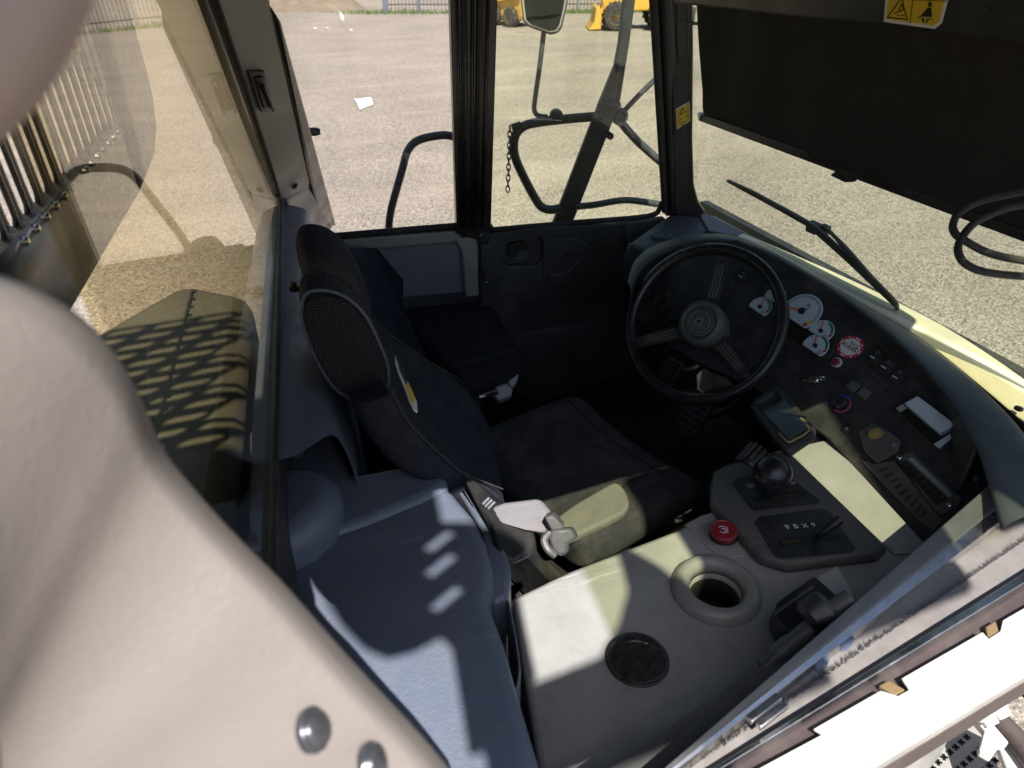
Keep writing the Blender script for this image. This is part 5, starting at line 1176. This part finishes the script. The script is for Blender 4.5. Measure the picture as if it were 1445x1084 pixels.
# side shroud and buckle on the near side
m = MB(); m.prism([D(u,v,k) for u,v,k in [(648,664,1.16),(664,672,1.17),(700,702,1.15),(730,722,1.14),(752,742,1.12),(757,768,1.10),(748,786,1.08),(726,796,1.06),(700,790,1.06),(690,745,1.08),(668,705,1.12)]], V((.02,.05,-.05)), BLACK); m.build('side_shroud', ds, bevel=.012, seg=3)
m = MB(); m.prism([D(u,v,k) for u,v,k in [(676,722,1.12),(712,710,1.13),(762,704,1.15),(776,720,1.145),(783,746,1.12),(768,754,1.11),(742,748,1.10),(706,738,1.105)]], V((.01,.02,-.02)), mat('sunlit_cushion_cloth', (.20,.19,.205), .9, bump=.6, bscale=500, dust=.3, crease=.5)); m.build('bolster_end', ds, bevel=.008, seg=3)  # pale cloth colour stands in for strong sunlight on the bolster
m = MB()
for k in range(3): m.prism([D(680+4*k+u,712-3*k*0+3*k+v,1.118) for u,v in [(0,0),(9,-9),(11,-8),(2,1)]], UP*.002, LTG)
m.build('adjuster_marks', ds)
BUCK = mat('buckle_plastic', (.075,.075,.068), .4, dust=.3, scr=.3, bump=.1)
sb = thing('seat_belt', D(790,770,1.08), 'grey lap belt webbing and buckle hanging at the near seat edge', 'seat belt')
m = MB(); rows = [[D(u,v,k), D(u2,v2,k2)] for (u,v,k),(u2,v2,k2) in (((758,704,1.165),(768,722,1.14)),((768,707,1.16),(772,742,1.12)),((776,726,1.14),(770,756,1.105)),((780,742,1.12),(768,764,1.095)),((778,756,1.10),(762,772,1.085)))]
m.grid(rows, mat('webbing', (.24,.235,.25), .8, bump=.4, bscale=500)); m.build('webbing', sb, solid=.002, sub=1)
m = MB(); m.prism([D(u,v,1.09) for u,v in [(768,730),(780,727),(796,744),(790,752),(778,750)]], V((.012,.02,-.012)), BUCK); m.build('tongue', sb, bevel=.003)
m = MB(); m.prism([D(u,v,1.075) for u,v in [(772,752),(780,747),(806,745),(814,760),(800,768),(802,780),(790,786),(778,776)]], V((.02,.03,-.03)), BUCK); m.build('buckle', sb, bevel=.005)
m = MB(); m.tube([D(776,752,1.07), D(768,762,1.065), D(774,776,1.06), D(784,784,1.06)], .006, BUCK, seg=8, res=4); m.build('belt_anchor', sb)
# passenger seat
ps_ = thing('passenger_seat', V((.62,1.9,ZF)), 'small dark folding passenger seat by the far door', 'seat')
PFw = V((math.cos(math.radians(2)), math.sin(math.radians(2)), 0)); PLt = V((-PFw.y,PFw.x,0))
PC = [(572,436),(609,423),(660,418),(683,419),(697,430),(716,463),(736,494),(739,510),(729,522),(690,529),(655,534),(629,510),(595,480)]
pcu = MB().prism([Z(u,v,-1.04) for u,v in smooth_px(PC)], UP*-.065, FAB).build('cushion', ps_, bevel=.022, seg=4, smooth=60)
m = MB(); m.tube([Z(u,v,-1.0395) for u,v in [(655,512),(690,503),(718,496),(733,496)]], .0018, INK, seg=6, res=3); m.build('seam', pcu); m = MB(); m.tube([Z(u,v,-1.0395) for u,v in [(607,440),(616,470),(630,500)]], .0015, INK, seg=6, res=3); m.build('seam', pcu)
PBK = Plane(V((.33,1.85,-.86)), V((.80,-.22,.52)))
m = MB(); m.prism([PBK.at(u,v) for u,v in smooth_px([(498,356),(508,348),(524,345),(540,347),(555,356),(567,375),(574,400),(574,432),(590,470),(606,510),(592,522),(560,500),(520,470),(500,430)])], PBK.n*-.07, FAB); m.build('backrest', ps_, bevel=.026, seg=4, smooth=60)
m = MB(); m.box(V((.60,1.88,-1.19)), (PFw,PLt,UP), (.10,.14,.045), BLACK); m.build('hinge_frame', ps_, bevel=.008)
m = MB(); m.box(V((.60,1.88,-1.37)), (PFw,PLt,UP), (.07,.10,.13), BLACK); m.build('pedestal', ps_, bevel=.01)
bl = thing('belt_buckle', D(712,552,1.62), 'grey plastic belt buckle poking out under the passenger seat', 'seat belt')
m = MB(); m.prism([D(u,v,1.62) for u,v in [(694,556),(700,545),(716,540),(724,546),(722,558),(704,566)]], V((.01,.03,-.03)), GREYP)
m.build('buckle', bl, bevel=.004)
m = MB(); m.prism([D(u,v,1.60) for u,v in [(716,538),(732,527),(728,540),(722,547)]], V((.005,.01,-.012)), GREYP); m.build('tongue', bl, bevel=.003)
m = MB(); m.tube([D(676,560,1.62), D(690,556,1.62), D(704,553,1.61)], .006, CHROME, seg=8, res=3); m.build('stalk', bl)

# ================================================================== LIGHT, SKY, CAMERA
AZ = math.radians(82); EL = math.radians(55)                       # the way the sunlight travels (from +X towards +Y) and its height
trav = V((math.cos(AZ)*math.cos(EL), math.sin(AZ)*math.cos(EL), -math.sin(EL)))
su = bpy.data.lights.new('sun', 'SUN'); su.energy = 5.0; su.angle = math.radians(.45); su.color = (1,.965,.92)
so = bpy.data.objects.new('sun', su); COL.objects.link(so); so.rotation_euler = trav.to_track_quat('-Z', 'Y').to_euler(); so.location = V((-5,-10,20))
w = bpy.data.worlds.new('World'); sc.world = w; w.use_nodes = True; nt = w.node_tree
sky = nt.nodes.new('ShaderNodeTexSky'); sky.sky_type = 'NISHITA'; sky.sun_disc = False; sky.sun_elevation = EL
dsun = -trav; sky.sun_rotation = math.atan2(dsun.x, dsun.y); sky.dust_density = 1.5
nt.links.new(sky.outputs[0], nt.nodes['Background'].inputs[0]); nt.nodes['Background'].inputs[1].default_value = .075
for o in list(sc.objects):
    if o.parent is None and o.type != 'LIGHT': o.location.z += H
cam = bpy.data.cameras.new('camera'); co_ = bpy.data.objects.new('camera', cam); COL.objects.link(co_)
co_.location = (0,0,H); co_.rotation_euler = (math.radians(90)-PIT, 0, -YAW)
cam.sensor_width = 36; cam.lens = 36*F/1445; cam.clip_start = .02; cam.clip_end = 600
cam.dof.use_dof = True; cam.dof.focus_distance = 1.7; cam.dof.aperture_fstop = 6.5
sc.camera = co_
sc.view_settings.view_transform = 'Standard'; sc.view_settings.look = 'None'; sc.view_settings.exposure = .78; sc.view_settings.gamma = 1
sc.render.engine = 'CYCLES'; sc.cycles.use_denoising = True; sc.cycles.max_bounces = 10; sc.cycles.transparent_max_bounces = 24; sc.cycles.diffuse_bounces = 5; sc.cycles.glossy_bounces = 5
sc.cycles.sample_clamp_indirect = 6; sc.cycles.caustics_reflective = False
